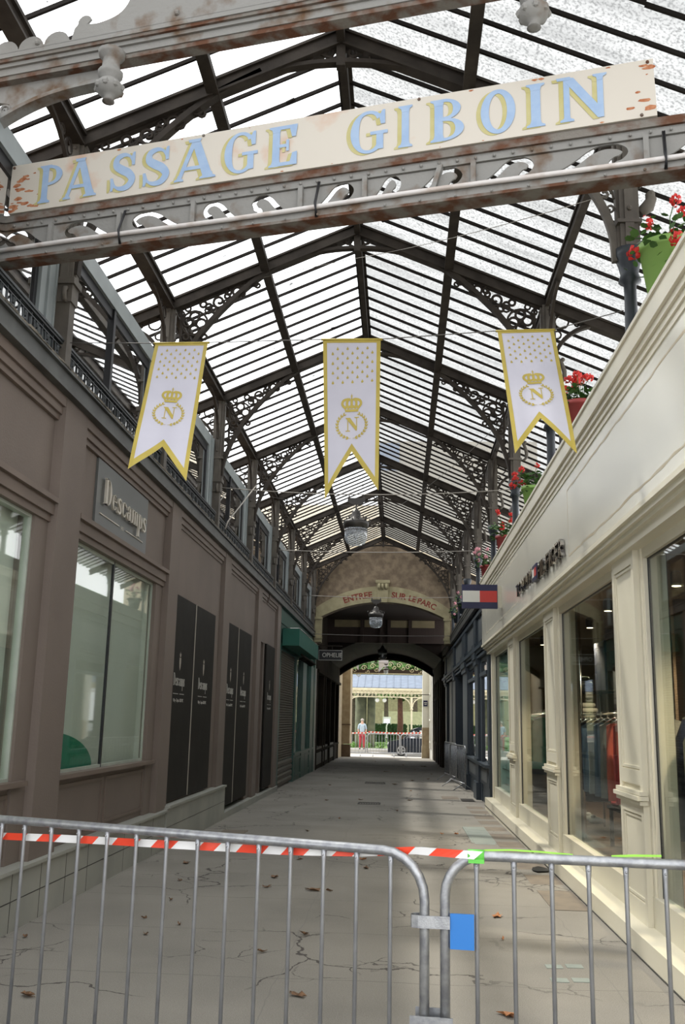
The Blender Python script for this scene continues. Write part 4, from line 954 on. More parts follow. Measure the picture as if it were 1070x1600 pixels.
# ================================================================ shop signs on the left
R = root('shop_sign', (-2.95,9.9,3.7), 'grey square sign board with pale raised lettering Descamps above the window', 'sign')
m = MB(); m.box(-2.99,-2.965,8.93,10.83,3.385,4.07); m.build('sign_panel', DGREY, R)
def dseg(cx, cy, rx, ry, a0, a1, th, tv, n=14): return ringseg(cx, cy, rx, ry, a0, a1, th, tv, n)
DG = {   # condensed didone letters: x-height .62, cap 1.0
 'D': ([rect(.06,0,.20,1.0), rect(.0,0,.3,.035), rect(.0,.965,.3,1.0), dseg(.24,.5,.30,.5,-90,90,.14,.035), ], .60),
 'e': ([dseg(.22,.31,.20,.31,25,330,.12,.03), rect(.08,.33,.40,.365), [(.38,.36),(.42,.36),(.40,.50),(.30,.58),(.28,.5)]], .46),
 's': ([stroke(spline([(.33,.47),(.27,.58),(.16,.58),(.09,.47),(.15,.36),(.26,.25),(.31,.13),(.22,.03),(.10,.05),(.04,.17)],3), [.035+.10*max(0,sin(pi*i/27))**1.5 for i in range(28)]), rect(.31,.42,.345,.61), rect(.025,.0,.06,.22)], .40),
 'c': ([dseg(.22,.31,.20,.31,50,320,.12,.03), [(.30,.5),(.40,.44),(.40,.56),(.32,.59)]], .44),
 'a': ([rect(.27,.03,.38,.45), rect(.36,0,.46,.03), dseg(.24,.44,.14,.17,0,160,.11,.03,8), dseg(.20,.17,.17,.17,60,300,.10,.03,10), rect(.10,.42,.16,.50), rect(.36,0,.40,.06)], .48),
 'm': ([rect(.05,0,.16,.6), rect(.0,0,.21,.03), rect(.0,.58,.12,.61), dseg(.24,.40,.15,.21,0,130,.11,.03,8), rect(.28,0,.39,.42), rect(.24,0,.43,.03), dseg(.47,.40,.15,.21,0,130,.11,.03,8), rect(.51,0,.62,.42), rect(.47,0,.67,.03)], .69),
 'p': ([rect(.05,-.36,.16,.6), rect(.0,-.37,.22,-.335), rect(.0,.58,.12,.61), dseg(.17,.31,.24,.31,-110,110,.12,.03)], .46),
}
def didone(m, word, y0, z0, H, fm, wscale=1.0, d=.012):
    x = 0
    for ch in word:
        polys, w = DG[ch]
        for pl in polys: m.prism(pl, lambda u, v, dd: fm(y0+(x+u*wscale)*H, z0+v*H, dd), d)
        x += (w+.03)*wscale
    return x*H
tw = sum(DG[c][1]+.03 for c in 'Descamps')
for i, ch in enumerate('Descamps'):
    m = MB(); x = sum(DG[c][1]+.03 for c in 'Descamps'[:i])*(1.58/(tw*.30)); k = 1.58/(tw*.30)
    for pl in DG[ch][0]: m.prism(pl, lambda u, v, dd: (-2.945+dd, 9.09+(x+u*k)*.30, 3.645+v*.26), .022)
    m.build('raised_letter', LETM, R)
m = MB(); m.box(-2.964,-2.955,9.05,9.72,3.535,3.545); m.box(-2.964,-2.955,9.98,10.66,3.535,3.545); m.build('rule', LETM, R)
m = MB(); vs, fs = text_mesh('1802', .06); m.add([(-2.963+z*.2, 9.85+x, 3.52+y) for x, y, z in vs], fs); m.build('small_lettering', LETM, R)

def logo(R, yc, zc, H=.16):                       # pale printed crest, name, rule and line
    m = MB(); k = 1; f = lambda u, v, d: (R['x0']+d, u, v)
    tw_ = tw*H
    didone(m, 'Descamps', yc-.33, zc, H, f, .66/(tw*H), .0012)
    m.box(R['x0'],R['x0']+.0012,yc-.32,yc-.03,zc-.11,zc-.103); m.box(R['x0'],R['x0']+.0012,yc+.05,yc+.32,zc-.11,zc-.103)
    m.build('printed_name', WFILM, R)
    m = MB()
    m.prism([(yc-.045,zc+.37),(yc+.045,zc+.37),(yc+.05,zc+.31),(yc+.03,zc+.24),(yc,zc+.20),(yc-.03,zc+.24),(yc-.05,zc+.31)], f, .001)
    m.prism([(yc-.03,zc+.38),(yc+.03,zc+.38),(yc+.05,zc+.43),(yc+.02,zc+.41),(yc,zc+.45),(yc-.02,zc+.41),(yc-.05,zc+.43)], f, .001)
    m.build('printed_crest', SHUT if False else SEAM, R)
    m = MB(); vs, fs = text_mesh('Vichy - Depuis 1802 MC', .062); m.add([(R['x0']+.0008+z*.2, yc+x*.97, zc-.21+y) for x, y, z in vs], fs); m.build('printed_line', WFILM, R)
WH = ['nearest of five, beside the wide pier','second nearest of five','third of five, on the lower step','fourth of five','narrow farthest of five, past the recess']
for i, (a, b, z0, z1, yc, zc) in enumerate([(12.30,13.62,.53,3.17,12.79,1.99),(13.66,15.12,.53,3.17,14.36,1.99),(16.2,17.38,.13,3.19,16.72,1.99),(17.42,18.96,.13,3.19,18.15,1.99),(21.19,22.6,.1,3.2,21.85,1.99)]):
    R = root('blackout_panel', (-2.93,(a+b)/2,z0), 'black window panel with pale crest and name, '+WH[i], 'window panel', 'black panels on the brown shopfront'); R['x0'] = -2.929
    m = MB(); m.box(-2.96,-2.93,a,b,z0,z1); m.build('panel', DARKPAN, R)
    if i in (0, 2):
        m = MB(); m.box(-2.955,-2.925,b,b+.04,z0,z1); m.build('seam', SEAM, R)
    logo(R, yc, zc); del R['x0']

# green awning, shutter, hanging signs
R = root('awning', (-2.9,24,3.3), 'dark green box awning over the shuttered shop', 'awning')
m = MB()
m.prism([(23.75,3.36),(29.4,3.36),(29.4,3.78),(23.75,3.78)], lambda u, v, d: (-2.9+d, u, v), .42); m.build('valance', GREENA, R)
m = MB(); m.tube([(-2.9,23.76,3.785),(-2.48,23.76,3.785),(-2.48,29.4,3.785)], .012, 5); m.build('awning_frame', CHROME, R)
m = MB(); 
for k in range(9): m.tube([(-2.7,26.5+k*.4,3.32),(-2.6,26.6+k*.4,3.24),(-2.75,26.7+k*.4,3.2)], .03, 6)
m.build('folding_arm', IRON, R)
R = root('roller_shutter', (-2.93,25.4,0), 'closed brown steel roller shutter under the green awning', 'shutter')
m = MB(); n = 44
for k in range(n):
    z = .55+k*.062; m.prism([(0,0),(.02,.012),(.028,.031),(.02,.05),(0,.062)], lambda u, v, d: (-2.965+u, 23.66+d*3.4, z+v), 1)
m.build('curtain', SHUT, R)
m = MB()
for k in range(4): z = -.06+k*.15; m.prism([(0,0),(.035,.02),(.035,.10),(0,.15)], lambda u, v, d: (-2.96+u, 23.66+d*3.4, z+v), 1)
m.build('lower_slats', SHUT, R)
R = root('hanging_sign', (-2.6,33,3.55), 'small black hanging sign reading OPHELIE', 'sign')
m = MB(); m.box(-2.78,-1.94,33.0,33.05,3.55,3.92); m.build('sign_plate', BLACKM, R)
m = MB(); 
for a in ((-2.76,-1.96,3.565,3.575),(-2.76,-1.96,3.895,3.905),(-2.76,-2.75,3.57,3.9),(-1.97,-1.96,3.57,3.9)): m.box(a[0],a[1],32.99,33.0,a[2],a[3])
vs, fs = text_mesh('OPHELIE', .21); m.add([(-2.30+x*.86, 32.99-z, 3.67+y) for x, y, z in vs], fs); m.build('lettering', WFILM, R)
m = MB(); m.tube([(-2.9,33.02,4.05),(-1.95,33.02,4.05)], .02, 6); m.tube([(-2.3,33.02,4.05),(-2.3,33.02,3.92)], .015, 5); m.build('bracket_arm', IRON, R)
# flag shaped projecting sign on the right
R = root('flag_sign', (1.35,16,3.65), 'projecting rectangular sign with navy bands and white and red blocks', 'sign')
m = MB(); x0, x1, z0, z1 = 1.04, 1.63, 3.45, 3.85; m.box(x0,x1,16.0,16.07,z0,z1); m.build('sign_box', NAVY, R)
m = MB(); m.box(x0+.01,(x0+x1)/2,15.996,16.0,z0+.105,z1-.105); m.build('white_block', WHITE, R)
m = MB(); m.box((x0+x1)/2,x1-.01,15.996,16.0,z0+.105,z1-.105); m.build('red_block', RED, R)
m = MB(); m.box(1.60,1.71,16.02,16.05,z0+.02,z1-.02); m.build('wall_bracket', CREAM, R)
# raised chrome fascia lettering
R = root('fascia_lettering', (1.68,11.7,3.2), 'raised chrome letters TOMMY HILFIGER with a small flag emblem on the cream fascia', 'sign')
def chrome_word(word, ya, yb, zb, H):             # reads along -Y (towards the camera on the right wall)
    vs, fs = text_mesh('TMOYHILFGER', 1)
    n = len(word); w = [.55 if c == 'I' else 1 for c in word]; tot = sum(w); y = ya
    for c, k in zip(word, w):
        step = (yb-ya)*k/tot; vs, fs = text_mesh(c, 1.0, 0); bx = [v[0] for v in vs]; by = [v[1] for v in vs]; x0, x1, y0, y1 = min(bx), max(bx), min(by), max(by)
        m = MB(); b = []
        vv = [(1.655, y+step*.12+(v[0]-x0)/max(1e-6, x1-x0)*step*.76, zb+(v[1]-y0)/max(1e-6, y1-y0)*H) for v in vs]
        nv = len(vv); ed = {}
        for f in fs:
            for i in range(len(f)):
                e = (f[i], f[(i+1) % len(f)]); ed[e] = 1
        half = [(x+.04, a, z) for x, a, z in vv]; F2 = [tuple(f) for f in fs]+[tuple(i+nv for i in f[::-1]) for f in fs]
        for (p, q) in ed:
            if (q, p) not in ed: F2.append((p, q, q+nv, p+nv))
        m.add(vv+half, F2); m.build('raised_letter', LETC, R); y += step
chrome_word('TOMMY', 13.75, 12.05, 3.34, .17)
chrome_word('HILFIGER', 11.55, 9.75, 3.29, .19)
m = MB(); m.box(1.655,1.70,11.62,11.98,3.32,3.51); fl = m.build('flag_emblem', NAVY, R)
m = MB(); m.box(1.652,1.655,11.80,11.97,3.365,3.465); m.build('white_block', WHITE, fl)
m = MB(); m.box(1.652,1.655,11.63,11.80,3.365,3.465); m.build('red_block', RED, fl)
# arch lettering
def on_arch(txt, size, a0, name, lbl):
    vs, fs = text_mesh(txt, size, .0, .008); R0 = seg_arch(AX, 2.19, 5.14, 5.79); h = .65; R_ = (2.19**2+h*h)/(2*h); cz = 5.79-R_
    bx = [v[0] for v in vs]; mid = (min(bx)+max(bx))/2; m = MB()
    m.add([(AX+(R_-.11+y)*sin(a0+(x-mid)/R_), 32.395-z, cz+(R_-.11+y)*cos(a0+(x-mid)/R_)) for x, y, z in vs], fs)
    return lab(m.build(name, REDL), lbl)
hh = .65; RA = (2.19**2+hh*hh)/(2*hh)
for txt, xc, sz in (('ENTREE',-1.43,.29),('SUR',-.02,.28),('LE',.44,.26),('PARC',.93,.27)):
    o = on_arch(txt, sz, math.asin((xc-AX)/RA), 'lettering', 'faded red word %s' % txt); o.parent = WE

# ================================================================ steel crowd barriers
def barrier(P, Q, zb, H, nb, name_label, grp, gal=GALV, corner=.17, r=.019, extra=None, bars=None, feet=True, simple=False):
    P = Vector(P); Q = Vector(Q); L = (Q-P).length; d = (Q-P)/L; nn = Vector((d.y,-d.x,0))
    R = root('crowd_barrier', (P.x,P.y,zb), name_label, 'barrier', grp)
    f = lambda s, z, o=0: (P.x+d.x*s+nn.x*o, P.y+d.y*s+nn.y*o, zb+z)
    pts = [(0,.2),(0,H-corner)]+[(corner-corner*cos(radians(a)), H-corner+corner*sin(radians(a))) for a in range(15,91,15)]+[(L-corner,H)]+[(L-corner+corner*sin(radians(a)), H-corner+corner*cos(radians(a))) for a in range(15,91,15)]+[(L,.2)]
    m = MB(); m.tube([f(s, z) for s, z in pts], r, 12 if not simple else 6); m.tube([f(0,.2), f(L,.2)], r*.9, 8); m.build('frame', gal, R)
    bs = bars if bars else [L*(k+1)/(nb+1) for k in range(nb)]
    if simple:
        for s in bs: m = MB(); m.box(-.001,.001,-.001,.001,0,.001); m = MB(); m.tube([f(s,.2), f(s,H-.01)], .009, 5); m.build('bar', gal, R)
    else:
        for s in bs:
            m = MB(); top = H-.012-(0 if corner < s < L-corner else .0)
            if s < corner: top = H-corner+sqrt(max(0, corner**2-(corner-s)**2))-.01
            if s > L-corner: top = H-corner+sqrt(max(0, corner**2-(s-L+corner)**2))-.01
            m.tube([f(s,.2),f(s,top-.055),f(s,top-.035),f(s,top)], [.0085,.0085,.010,.012], 8); m.ball(f(s,top-.022,.011), .005, 6); m.build('bar', GALVL, R)
    if feet:
        for s in (.3, L-.3):
            m = MB(); m.tube([f(s,.2,0), f(s,.015,.28)], .012, 6); m.tube([f(s,.2,0), f(s,.015,-.28)], .012, 6); m.tube([f(s-.05,.015,.28), f(s+.05,.015,.28)], .010, 6); m.tube([f(s-.05,.015,-.28), f(s+.05,.015,-.28)], .010, 6); m.build('foot', gal, R)
    return R, f
dl = (Vector((0,3.93,0))-Vector((-1.9,4.67,0))).normalized(); P0 = Vector((-1.9,4.67,0))
s0 = -.18; bl = [.16,.32,.48,.64,.80,.96,1.12,1.27,1.42,1.57,1.72,1.865,2.01]
RB1, f1 = barrier(P0+dl*s0, P0+dl*2.15, 0, 1.10, 0, 'long galvanised crowd barrier across the left two thirds of the foreground', 'foreground crowd barriers', bars=[.02-s0]+[b-s0 for b in bl])
Q0 = Vector((.29,3.87,0)); dr = (Vector((1.05,3.78,0))-Q0).normalized()
RB2, f2 = barrier(Q0+dr*-.11, Q0+dr*1.37, 0, 1.10, 0, 'galvanised crowd barrier on the right with blue plate and green tape', 'foreground crowd barriers', corner=.15, bars=[.01+.11,.15+.11,.29+.11,.425+.11,.56+.11,.70+.11,.84+.11,.98+.11,1.12+.11,1.24+.11])
m = MB(); m.prism(rect(.02,.765,.11,.89), lambda u, v, d: f2(u, v, .004+d), .012)
m.build('blue_plate', BLUEPL, RB2)
m = MB()                                         # flat clamp hook round the neighbouring post
hk = [(.02,.022)]+[(-.10,.028),(-.125,.02),(-.13,.0),(-.12,-.022),(-.10,-.028)]
for a, b in zip(hk, hk[1:]): m.prism([(0,.835),(1,.835),(1,.88),(0,.88)], lambda u, v, d: f2(a[0]+(b[0]-a[0])*u, v, a[1]+(b[1]-a[1])*u+(d-.5)*.005), 1)
m.build('clamp_hook', GALV, RB2)
m = MB(); m.prism(rect(-.13,.42,.03,.53), lambda u, v, d: f2(u, v, .025+d), .006); m.prism(rect(-.115,.42,.0,.545), lambda u, v, d: f2(u, v, -.04+d), .006); m.prism(rect(-.13,.42,.03,.425), lambda u, v, d: f2(u, v, -.035+d), .06)
m.build('hinge_bracket', GALV, RB2)
m = MB(); m.tube([f2(.088,1.10), f2(.150,1.10)], .0235, 10); m.prism(rect(.09,1.075,.15,1.09), lambda u, v, d: f2(u, v, .02+d), .003)
lab(m.build('green_tape_wrap', GTAPE), 'bright green adhesive tape wrapped round the right barrier rail', 'tape')
m = MB(); P = [(.15,1.121),(.25,1.126),(.36,1.124),(.48,1.1185)]
m.prism(stroke(P, .006), lambda u, v, d: f2(u, v, -.005+d), .004); m.prism(stroke([(.62,1.119),(.70,1.125),(.80,1.128)], .008), lambda u, v, d: f2(u, v, -.005+d), .004)
lab(m.build('lime_tape_strip', TLIME), 'lime green tape edge lying along the right barrier rail', 'tape')
# red and white barricade tape behind the left barrier
m = MB()
tp = [(-.2,1.013),(.3,1.032),(1.09,1.052),(1.5,1.062),(1.87,1.082),(2.09,1.105),(2.34,1.105)]
def tz(s):
    for (a, za), (b, zb_) in zip(tp, tp[1:]):
        if s <= b: return za+(zb_-za)*(s-a)/(b-a)
    return tp[-1][1]
s = -.2; k = 0
F1 = lambda s, z, o=0: (P0.x+dl.x*s+dl.y*o, P0.y+dl.y*s-dl.x*o, z)
while s < 2.34:
    e = min(s+.108+.02*((k*7) % 3-1), 2.34); sh = .035; hw = .017 if s < 2.0 else .015
    q = lambda s_, t: F1(s_+(sh if t > 0 else 0), tz(s_)+t*hw, -.026+.004*sin(s_*9+t))
    vs = []; n = 3
    for i in range(n+1): u = s+(e-s)*i/n; vs += [q(u,-1), q(u,1)]
    m.mi = k % 2; m.add(vs, [(2*i,2*i+2,2*i+3,2*i+1) for i in range(n)]); s = e; k += 1
lab(m.build('barricade_tape', [TRED, TWHITE]), 'red and white striped barricade tape stretched along the left barrier', 'tape')

# ================================================================ dry leaves and floor fittings
LV = [(-2.35,11.12),(-2.15,9.9),(-2.0,8.89),(-2.03,8.08),(-1.87,7.52),(-1.7,7.89),(-2.12,5.86),(-1.26,10.31),(-.8,9.6),(-.94,7.11),(-.7,7.7),(-.64,9.59),(-1.26,9.69),(-.35,11.14),(-.41,11.83),(.84,8.63),(.79,7.76),(.62,5.84),(.65,14.85),(.86,14.9),(-.02,18.68),(.25,21.37),(-.8,21.2),(-.99,16.82),(-1.5,20.8),(-1.34,14.78),(-1.15,11.67),(-2.7,7.3),(-.58,6.07),(.3,24.5),(-.1,27),(-1.8,26),(.9,30),(1.1,33),(.6,36),(.2,40),(-1,43),(1.0,39),(-.4,34),(.4,29)]
pl = ['by the left plinth','left of centre','in the centre','right of centre','by the right plinth']
rl = random.Random(5); seen = {}
for i, (x, y) in enumerate(LV):
    m = MB(); sz = rl.choice([.018,.025,.032,.04])*(1 if y < 10 else 1.3 if y < 20 else 1.8); a = rl.uniform(0, 6.28); big = i in (7, 8, 15, 17, 0)
    if big: sz = .05
    n = 10; pts = []
    for k in range(n): t = 2*pi*k/n; r_ = sz*(1+.45*((k % 2)*2-1)*.5+rl.uniform(-.15,.15)); pts.append((r_*cos(t)*1.35, r_*sin(t)*.7))
    cs, sn = cos(a), sin(a); z = fz(y)
    vs = [(x+(px*cs-py*sn), y+(px*sn+py*cs), z+.006+rl.uniform(0,.025)) for px, py in pts]+[(x, y, z+.004)]
    m.add(vs, [(k, (k+1) % n, n) for k in range(n)])
    m.tube([(x,y,z+.006),(x-1.6*sz*cs,y-1.6*sz*sn,z+.012)], .002, 4)
    orange = i in (15,16,17,14,23,18,19)
    px = 'left' if x < -1.5 else 'centre left' if x < -.6 else 'centre' if x < .3 else 'right'
    dp = 'close behind the barriers' if y < 8 else 'a little way in' if y < 12 else 'level with the black panels' if y < 20 else 'in the shaded middle' if y < 30 else 'far down near the arch'
    key = '%s curled %sdry leaf on the asphalt, %s, %s' % ('orange' if orange else 'brown', 'large ' if big else 'tiny ' if sz < .03 else '', px, dp)
    seen[key] = seen.get(key, 0)+1
    if seen[key] > 1: key = key.replace('curled', ['','flat','torn','pointed','split','crumpled','narrow'][min(6, seen[key]-1)])
    lab(m.build('dry_leaf', DRYLEAF2 if orange else DRYLEAF), key, 'leaf', 'dry leaves on the asphalt')
def grate(x0, x1, y0, y1, label):
    m = MB(); z = fz((y0+y1)/2)
    m.box(x0,x1,y0,y0+.03,z-.03,z+.008); m.box(x0,x1,y1-.03,y1,z-.03,z+.008); m.box(x0,x0+.02,y0,y1,z-.03,z+.008); m.box(x1-.02,x1,y0,y1,z-.03,z+.008)
    n = 9
    for k in range(n): a = x0+(x1-x0)*(k+.5)/n; m.box(a-.012,a+.012,y0,y1,z-.03,z+.006)
    lab(m.build('drain_grate', IRONG), label, 'drain grate', 'drain grates down the middle')
grate(-.82,-.36,20.1,20.55,'nearer dark iron drain grate in the middle of the floor'); grate(-.92,-.36,27.2,27.8,'farther dark iron drain grate in the shaded floor')
for x0, x1, y0, y1, mt, lb in ((1.02,1.36,13.7,15.95,PATCH,'grey-green square slab set in the asphalt beside the cream shop'),(.98,1.35,22.1,22.9,PATCHB,'pale brown cover slab by the blue shopfront'),(1.38,1.66,21.5,22.3,IRONG,'dark sunken cover beside the pale slab at the blue shopfront'),(-2.55,-2.2,13.7,14.6,PATCHB,'rusty brown patch by the left step')):
    m = MB(); z = fz((y0+y1)/2); m.box(x0,x1,y0,y1,z-.02,z+.006); m.box(x0+.03,x1-.03,y0+.03,y1-.03,z,z+.009); lab(m.build('cover_slab', mt), lb, 'cover slab')
m = MB(); m.prism([(1.53,11.2),(1.66,11.25),(1.69,11.45),(1.60,11.62),(1.52,11.5),(1.49,11.33)], lambda u, v, d: (u, v, .003+d), .004); lab(m.build('broken_cover_hole', BLACKM), 'dark broken hole in the paving at the foot of the cream ledge', 'hole')
for k, (x, y) in enumerate([(.98,6.6),(1.12,6.62),(1.0,6.95),(1.14,6.98)]):
    m = MB(); m.box(x,x+.11,y,y+.10,-.01,.003); lab(m.build('inset_plate', PATCH), 'small grey-green inset plate in the asphalt, %s of four' % ['near left','near right','far left','far right'][k], 'inset plate', 'small inset plates')

# ================================================================ flower pots on the cornice
def geranium(x, y, z, w, h, potm, petm, nfl, label, up=.35, spread=.35, seed=1, hang=0):
    r = random.Random(seed); R = root('flower_pot', (x,y,z), label, 'potted flowers', 'flower pots on the right terrace')
    m = MB(); m.lathe([(w*.32,0),(w*.36,.01),(w*.48,h*.86),(w*.54,h*.86),(w*.54,h),(w*.47,h),(w*.44,h*.9)], (x,y,z), 18); m.build('pot', potm, R)
    m = MB(); heads = []
    for k in range(nfl):
        a = r.uniform(0, 2*pi); q = r.uniform(.3, 1)*spread; tx, ty, tz_ = x+cos(a)*q*.75-(.10 if r.random() < .6 else 0), y+sin(a)*q, z+h+r.uniform(.1, up)-(hang if r.random() < .4 else 0)
        heads.append((tx, ty, tz_)); m.tube([(x+cos(a)*.05,y+sin(a)*.05,z+h*.9),((x+tx)/2,(y+ty)/2,(z+h+tz_)/2+.05),(tx,ty,tz_)], .004, 4)
    m.build('stems', LEAF, R)
    m = MB()
    for _ in range(int(90+nfl*10)):
        a = r.uniform(0, 2*pi); q = r.uniform(.1, 1)*spread*.8; cx_, cy_, cz = x+cos(a)*q, y+sin(a)*q, z+h+r.uniform(-.06-hang*.5, up*.55); s = r.uniform(.018,.04)
        t1, t2 = r.uniform(-.8,.8), r.uniform(-.8,.8); e1 = Vector((1,0,t1)).normalized()*s; e2 = Vector((0,1,t2)).normalized()*s; c = Vector((cx_,cy_,cz))
        m.add([tuple(c+e1*cos(2*pi*i/6)+e2*sin(2*pi*i/6)) for i in range(6)], [tuple(range(6))])
    m.build('foliage', LEAF, R)
    for hx, hy, hz in heads:
        m = MB(); s = r.uniform(.035,.055)
        for _ in range(26):
            v = Vector((r.gauss(0,1), r.gauss(0,1), r.gauss(0,.8))).normalized(); c = Vector((hx,hy,hz))+v*s*r.uniform(.5,1); a = v.cross(Vector((.3,.5,.8))).normalized(); b = v.cross(a); q = s*.38
            m.add([tuple(c+a*q*cos(2*pi*i/5)+b*q*sin(2*pi*i/5)+v*.004*i) for i in range(5)], [tuple(range(5))])
        m.build('flower_head', petm, R)
geranium(1.98,6.72,4.70,.40,.42,POTG,PETR,9,'large lime green pot with trailing red geraniums at the right frame edge',.30,.42,21,.32)
geranium(1.97,10.2,4.70,.38,.36,POTR,PETR,12,'red pot packed with red geraniums behind the right banner',.30,.28,22)
geranium(1.97,14.0,4.70,.32,.34,POTG,PETR,8,'small green pot with red geraniums, next past the right banner',.38,.34,23,.1)
geranium(1.97,17.9,4.70,.32,.34,POTR,PETR,8,'red pot with red geraniums above the end of the cream lettering',.42,.36,24)
geranium(1.97,21.2,4.70,.36,.30,POTR,PETP,8,'pot of pink geraniums just above the flag sign',.42,.40,25)
geranium(1.90,28.2,4.70,.40,.32,IRONB,PETP,9,'black hanging pot of pink geraniums left of the flag sign',.50,.42,26,.2)
geranium(1.90,31.0,4.70,.40,.30,IRONB,PETP,7,'farthest dark pot of pink flowers on the blue shop gutter',.40,.40,27,.2)
m = MB(); m.tube([(2.0,16.2,4.70),(2.0,16.2,5.2),(2.0,16.4,5.33),(2.0,17.0,5.35)], .045, 8); lab(m.build('vent_pipe', GALVL), 'bent grey vent pipe behind the red pots on the terrace', 'pipe')
m = MB(); m.box(2.1,2.24,12.3,12.36,4.7,5.4); m.box(2.07,2.1,12.0,12.05,4.7,5.45)
for k in range(4): m.tube([(2.09,12.05,4.75+k*.2),(2.15,12.3,4.9+k*.15)], .012, 5)
lab(m.build('terrace_trellis', BLACKM), 'black metal trellis frame on the terrace behind the fascia', 'trellis')
# ================================================================ clothes in the cream shop
def fabmat(n, c): return mat(n, c, .85, c2=tuple(x*.7 for x in c), scale=6, bump=.2)
FB = {k: fabmat('cloth_'+k, c) for k, c in dict(white=(.62,.62,.58), cream=(.50,.48,.40), denim=(.09,.16,.27), pale_blue=(.26,.34,.44), navy=(.02,.03,.07), red=(.45,.035,.04), green=(.03,.33,.20), grey=(.22,.24,.24), coral=(.60,.12,.08), teal=(.10,.30,.26), sage=(.26,.33,.27), royal=(.02,.07,.38)).items()}
def garment(x, y, ztop, length, w, kind, colr, label, grp, seed):
    r = random.Random(seed); R = root('hanging_'+kind, (x,y,ztop), label, 'clothing', grp); m = MB(); n = 14; rows = 9; vs = []; fs = []
    for j in range(rows+1):
        t = j/rows; hw = w*(.28+.22*min(1, t*5)) if kind != 'trousers' else w*.33; dep = .028+.02*t
        for i in range(n):
            a = 2*pi*i/n; vs.append((x+cos(a)*hw*(1+.05*sin(3*a+t*5+seed)), y+sin(a)*dep*(1+.35*sin(5*a+seed)), ztop-.05-t*length-(.05*abs(cos(a)) if j == 0 else 0)-r.uniform(0,.012)*(j == rows)))
    for j in range(rows):
        for i in range(n): fs.append((j*n+i, j*n+(i+1) % n, (j+1)*n+(i+1) % n, (j+1)*n+i))
    m.add(vs, fs+[tuple(range(n))], True)
    m.build('body', FB[colr], R)
    if kind in ('shirt', 'coat'):
        for s in (-1, 1):
            m = MB(); m.tube([(x+s*w*.40,y,ztop-.08),(x+s*w*.52,y+.01,ztop-.25),(x+s*w*.54,y+.02,ztop-.10-length*.85)], [.045,.05,.035], 8); m.build('sleeve', FB[colr], R)
    m = MB(); m.tube([(x-w*.35,y,ztop-.06),(x,y,ztop),(x+w*.35,y,ztop-.06)], .008, 5); m.tube([(x,y,ztop),(x,y,ztop+.05),(x+.02,y,ztop+.07)], .004, 5); m.build('hanger', CHROME, R)
def rail(x, y0, y1, z, label):
    R = root('clothes_rail', (x,y0,z), label, 'clothes rail', 'chrome display rails')
    m = MB(); m.tube([(x,y0,z),(x,y1,z)], .012, 8); m.build('crossbar', CHROME, R)
    for y in (y0, y1):
        m = MB(); m.tube([(x,y,.16),(x,y,3.14)], .016, 8); m.build('upright', CHROME, R)
rail(2.55, 16.6, 19.5, 1.78, 'chrome rail with shirts and coats in the second window from the blue shop')
rail(2.42, 10.6, 13.1, 1.72, 'chrome rail with jeans in the middle shop window')
rail(2.56, 6.6, 8.4, 1.72, 'chrome rail with pale coats in the window at the right frame edge')
gi = 0
def gl(kind, c, what, grp, x, y, zt, L, w):
    global gi; gi += 1; garment(x, y, zt, L, w, kind, c, what, grp, gi)
names = ['farthest','second farthest','third farthest','fourth along','fifth along','sixth along','seventh along','eighth along','ninth along']
for k, c in enumerate(['denim','pale_blue','white','sage','grey','navy','pale_blue','teal']):
    y = 19.35-k*.33; gl('shirt' if k % 3 else 'coat', c, '%s garment on the rail, %s in the second window from the blue shop' % (c.replace('_',' '), names[k]), 'clothes in the second window', 2.5, y, 1.76, .75+.12*(k % 3), .5)
for k, c in enumerate(['navy','denim','pale_blue','denim','grey','coral','red']):
    y = 12.95-k*.36; gl('trousers', c, '%s trousers on the rail, %s in the middle shop window' % (c.replace('_',' '), names[k]), 'trousers in the middle window', 2.42, y, 1.68, .85, .30)
for k, c in enumerate(['cream','navy','cream','white','grey','white']):
    y = 8.15-k*.24; gl('coat', c, '%s long garment on the rail, %s in the window at the frame edge' % (c.replace('_',' '), names[k]), 'clothes in the nearest window', 2.5, y, 1.72, 1.05, .52)
# shelving with folded piles in the middle window
R = root('display_shelf', (2.7,14,.16), 'tall glass and chrome shelving with folded clothes in the middle window', 'shelf')
for z in (.62,.80,1.28,1.68,2.05): m = MB(); m.box(2.35,3.0,13.2,14.65,z-.012,z); m.build('shelf_board', GLZBAR, R)
for x, y in ((2.36,13.22),(2.36,14.63),(2.98,13.22),(2.98,14.63),(2.36,13.9)): m = MB(); m.tube([(x,y,.16),(x,y,3.1)], .014, 8); m.build('post', CHROME, R)
def folded(x, y, z, c, label, s=1):
    m = MB(); r = random.Random(int(x*100+y*37+z*91)); n = 14; vs = []; fs = []
    for j, (k, dz) in enumerate(((.85,0),(1,.015),(1,.04),(.9,.058),(.5,.064))):
        for i in range(n): a = 2*pi*i/n; q = (abs(cos(a))**4+abs(sin(a))**4)**-.25; vs.append((x+.15*s*k*q*cos(a)+r.uniform(-.006,.006), y+.12*s*k*q*sin(a)+r.uniform(-.006,.006), z+dz*s+r.uniform(0,.003)*(j > 0)))
    for j in range(4):
        for i in range(n): fs.append((j*n+i, j*n+(i+1) % n, (j+1)*n+(i+1) % n, (j+1)*n+i))
    m.add(vs, fs+[tuple(range(n))[::-1], tuple(4*n+i for i in range(n))], True)
    lab(m.build('folded_clothes', FB[c]), label, 'clothing', 'folded clothes on the display shelving')
SHN = {.62:'bottom shelf',.80:'second shelf',1.28:'third shelf',1.68:'fourth shelf',2.05:'top shelf'}
q = random.Random(9)
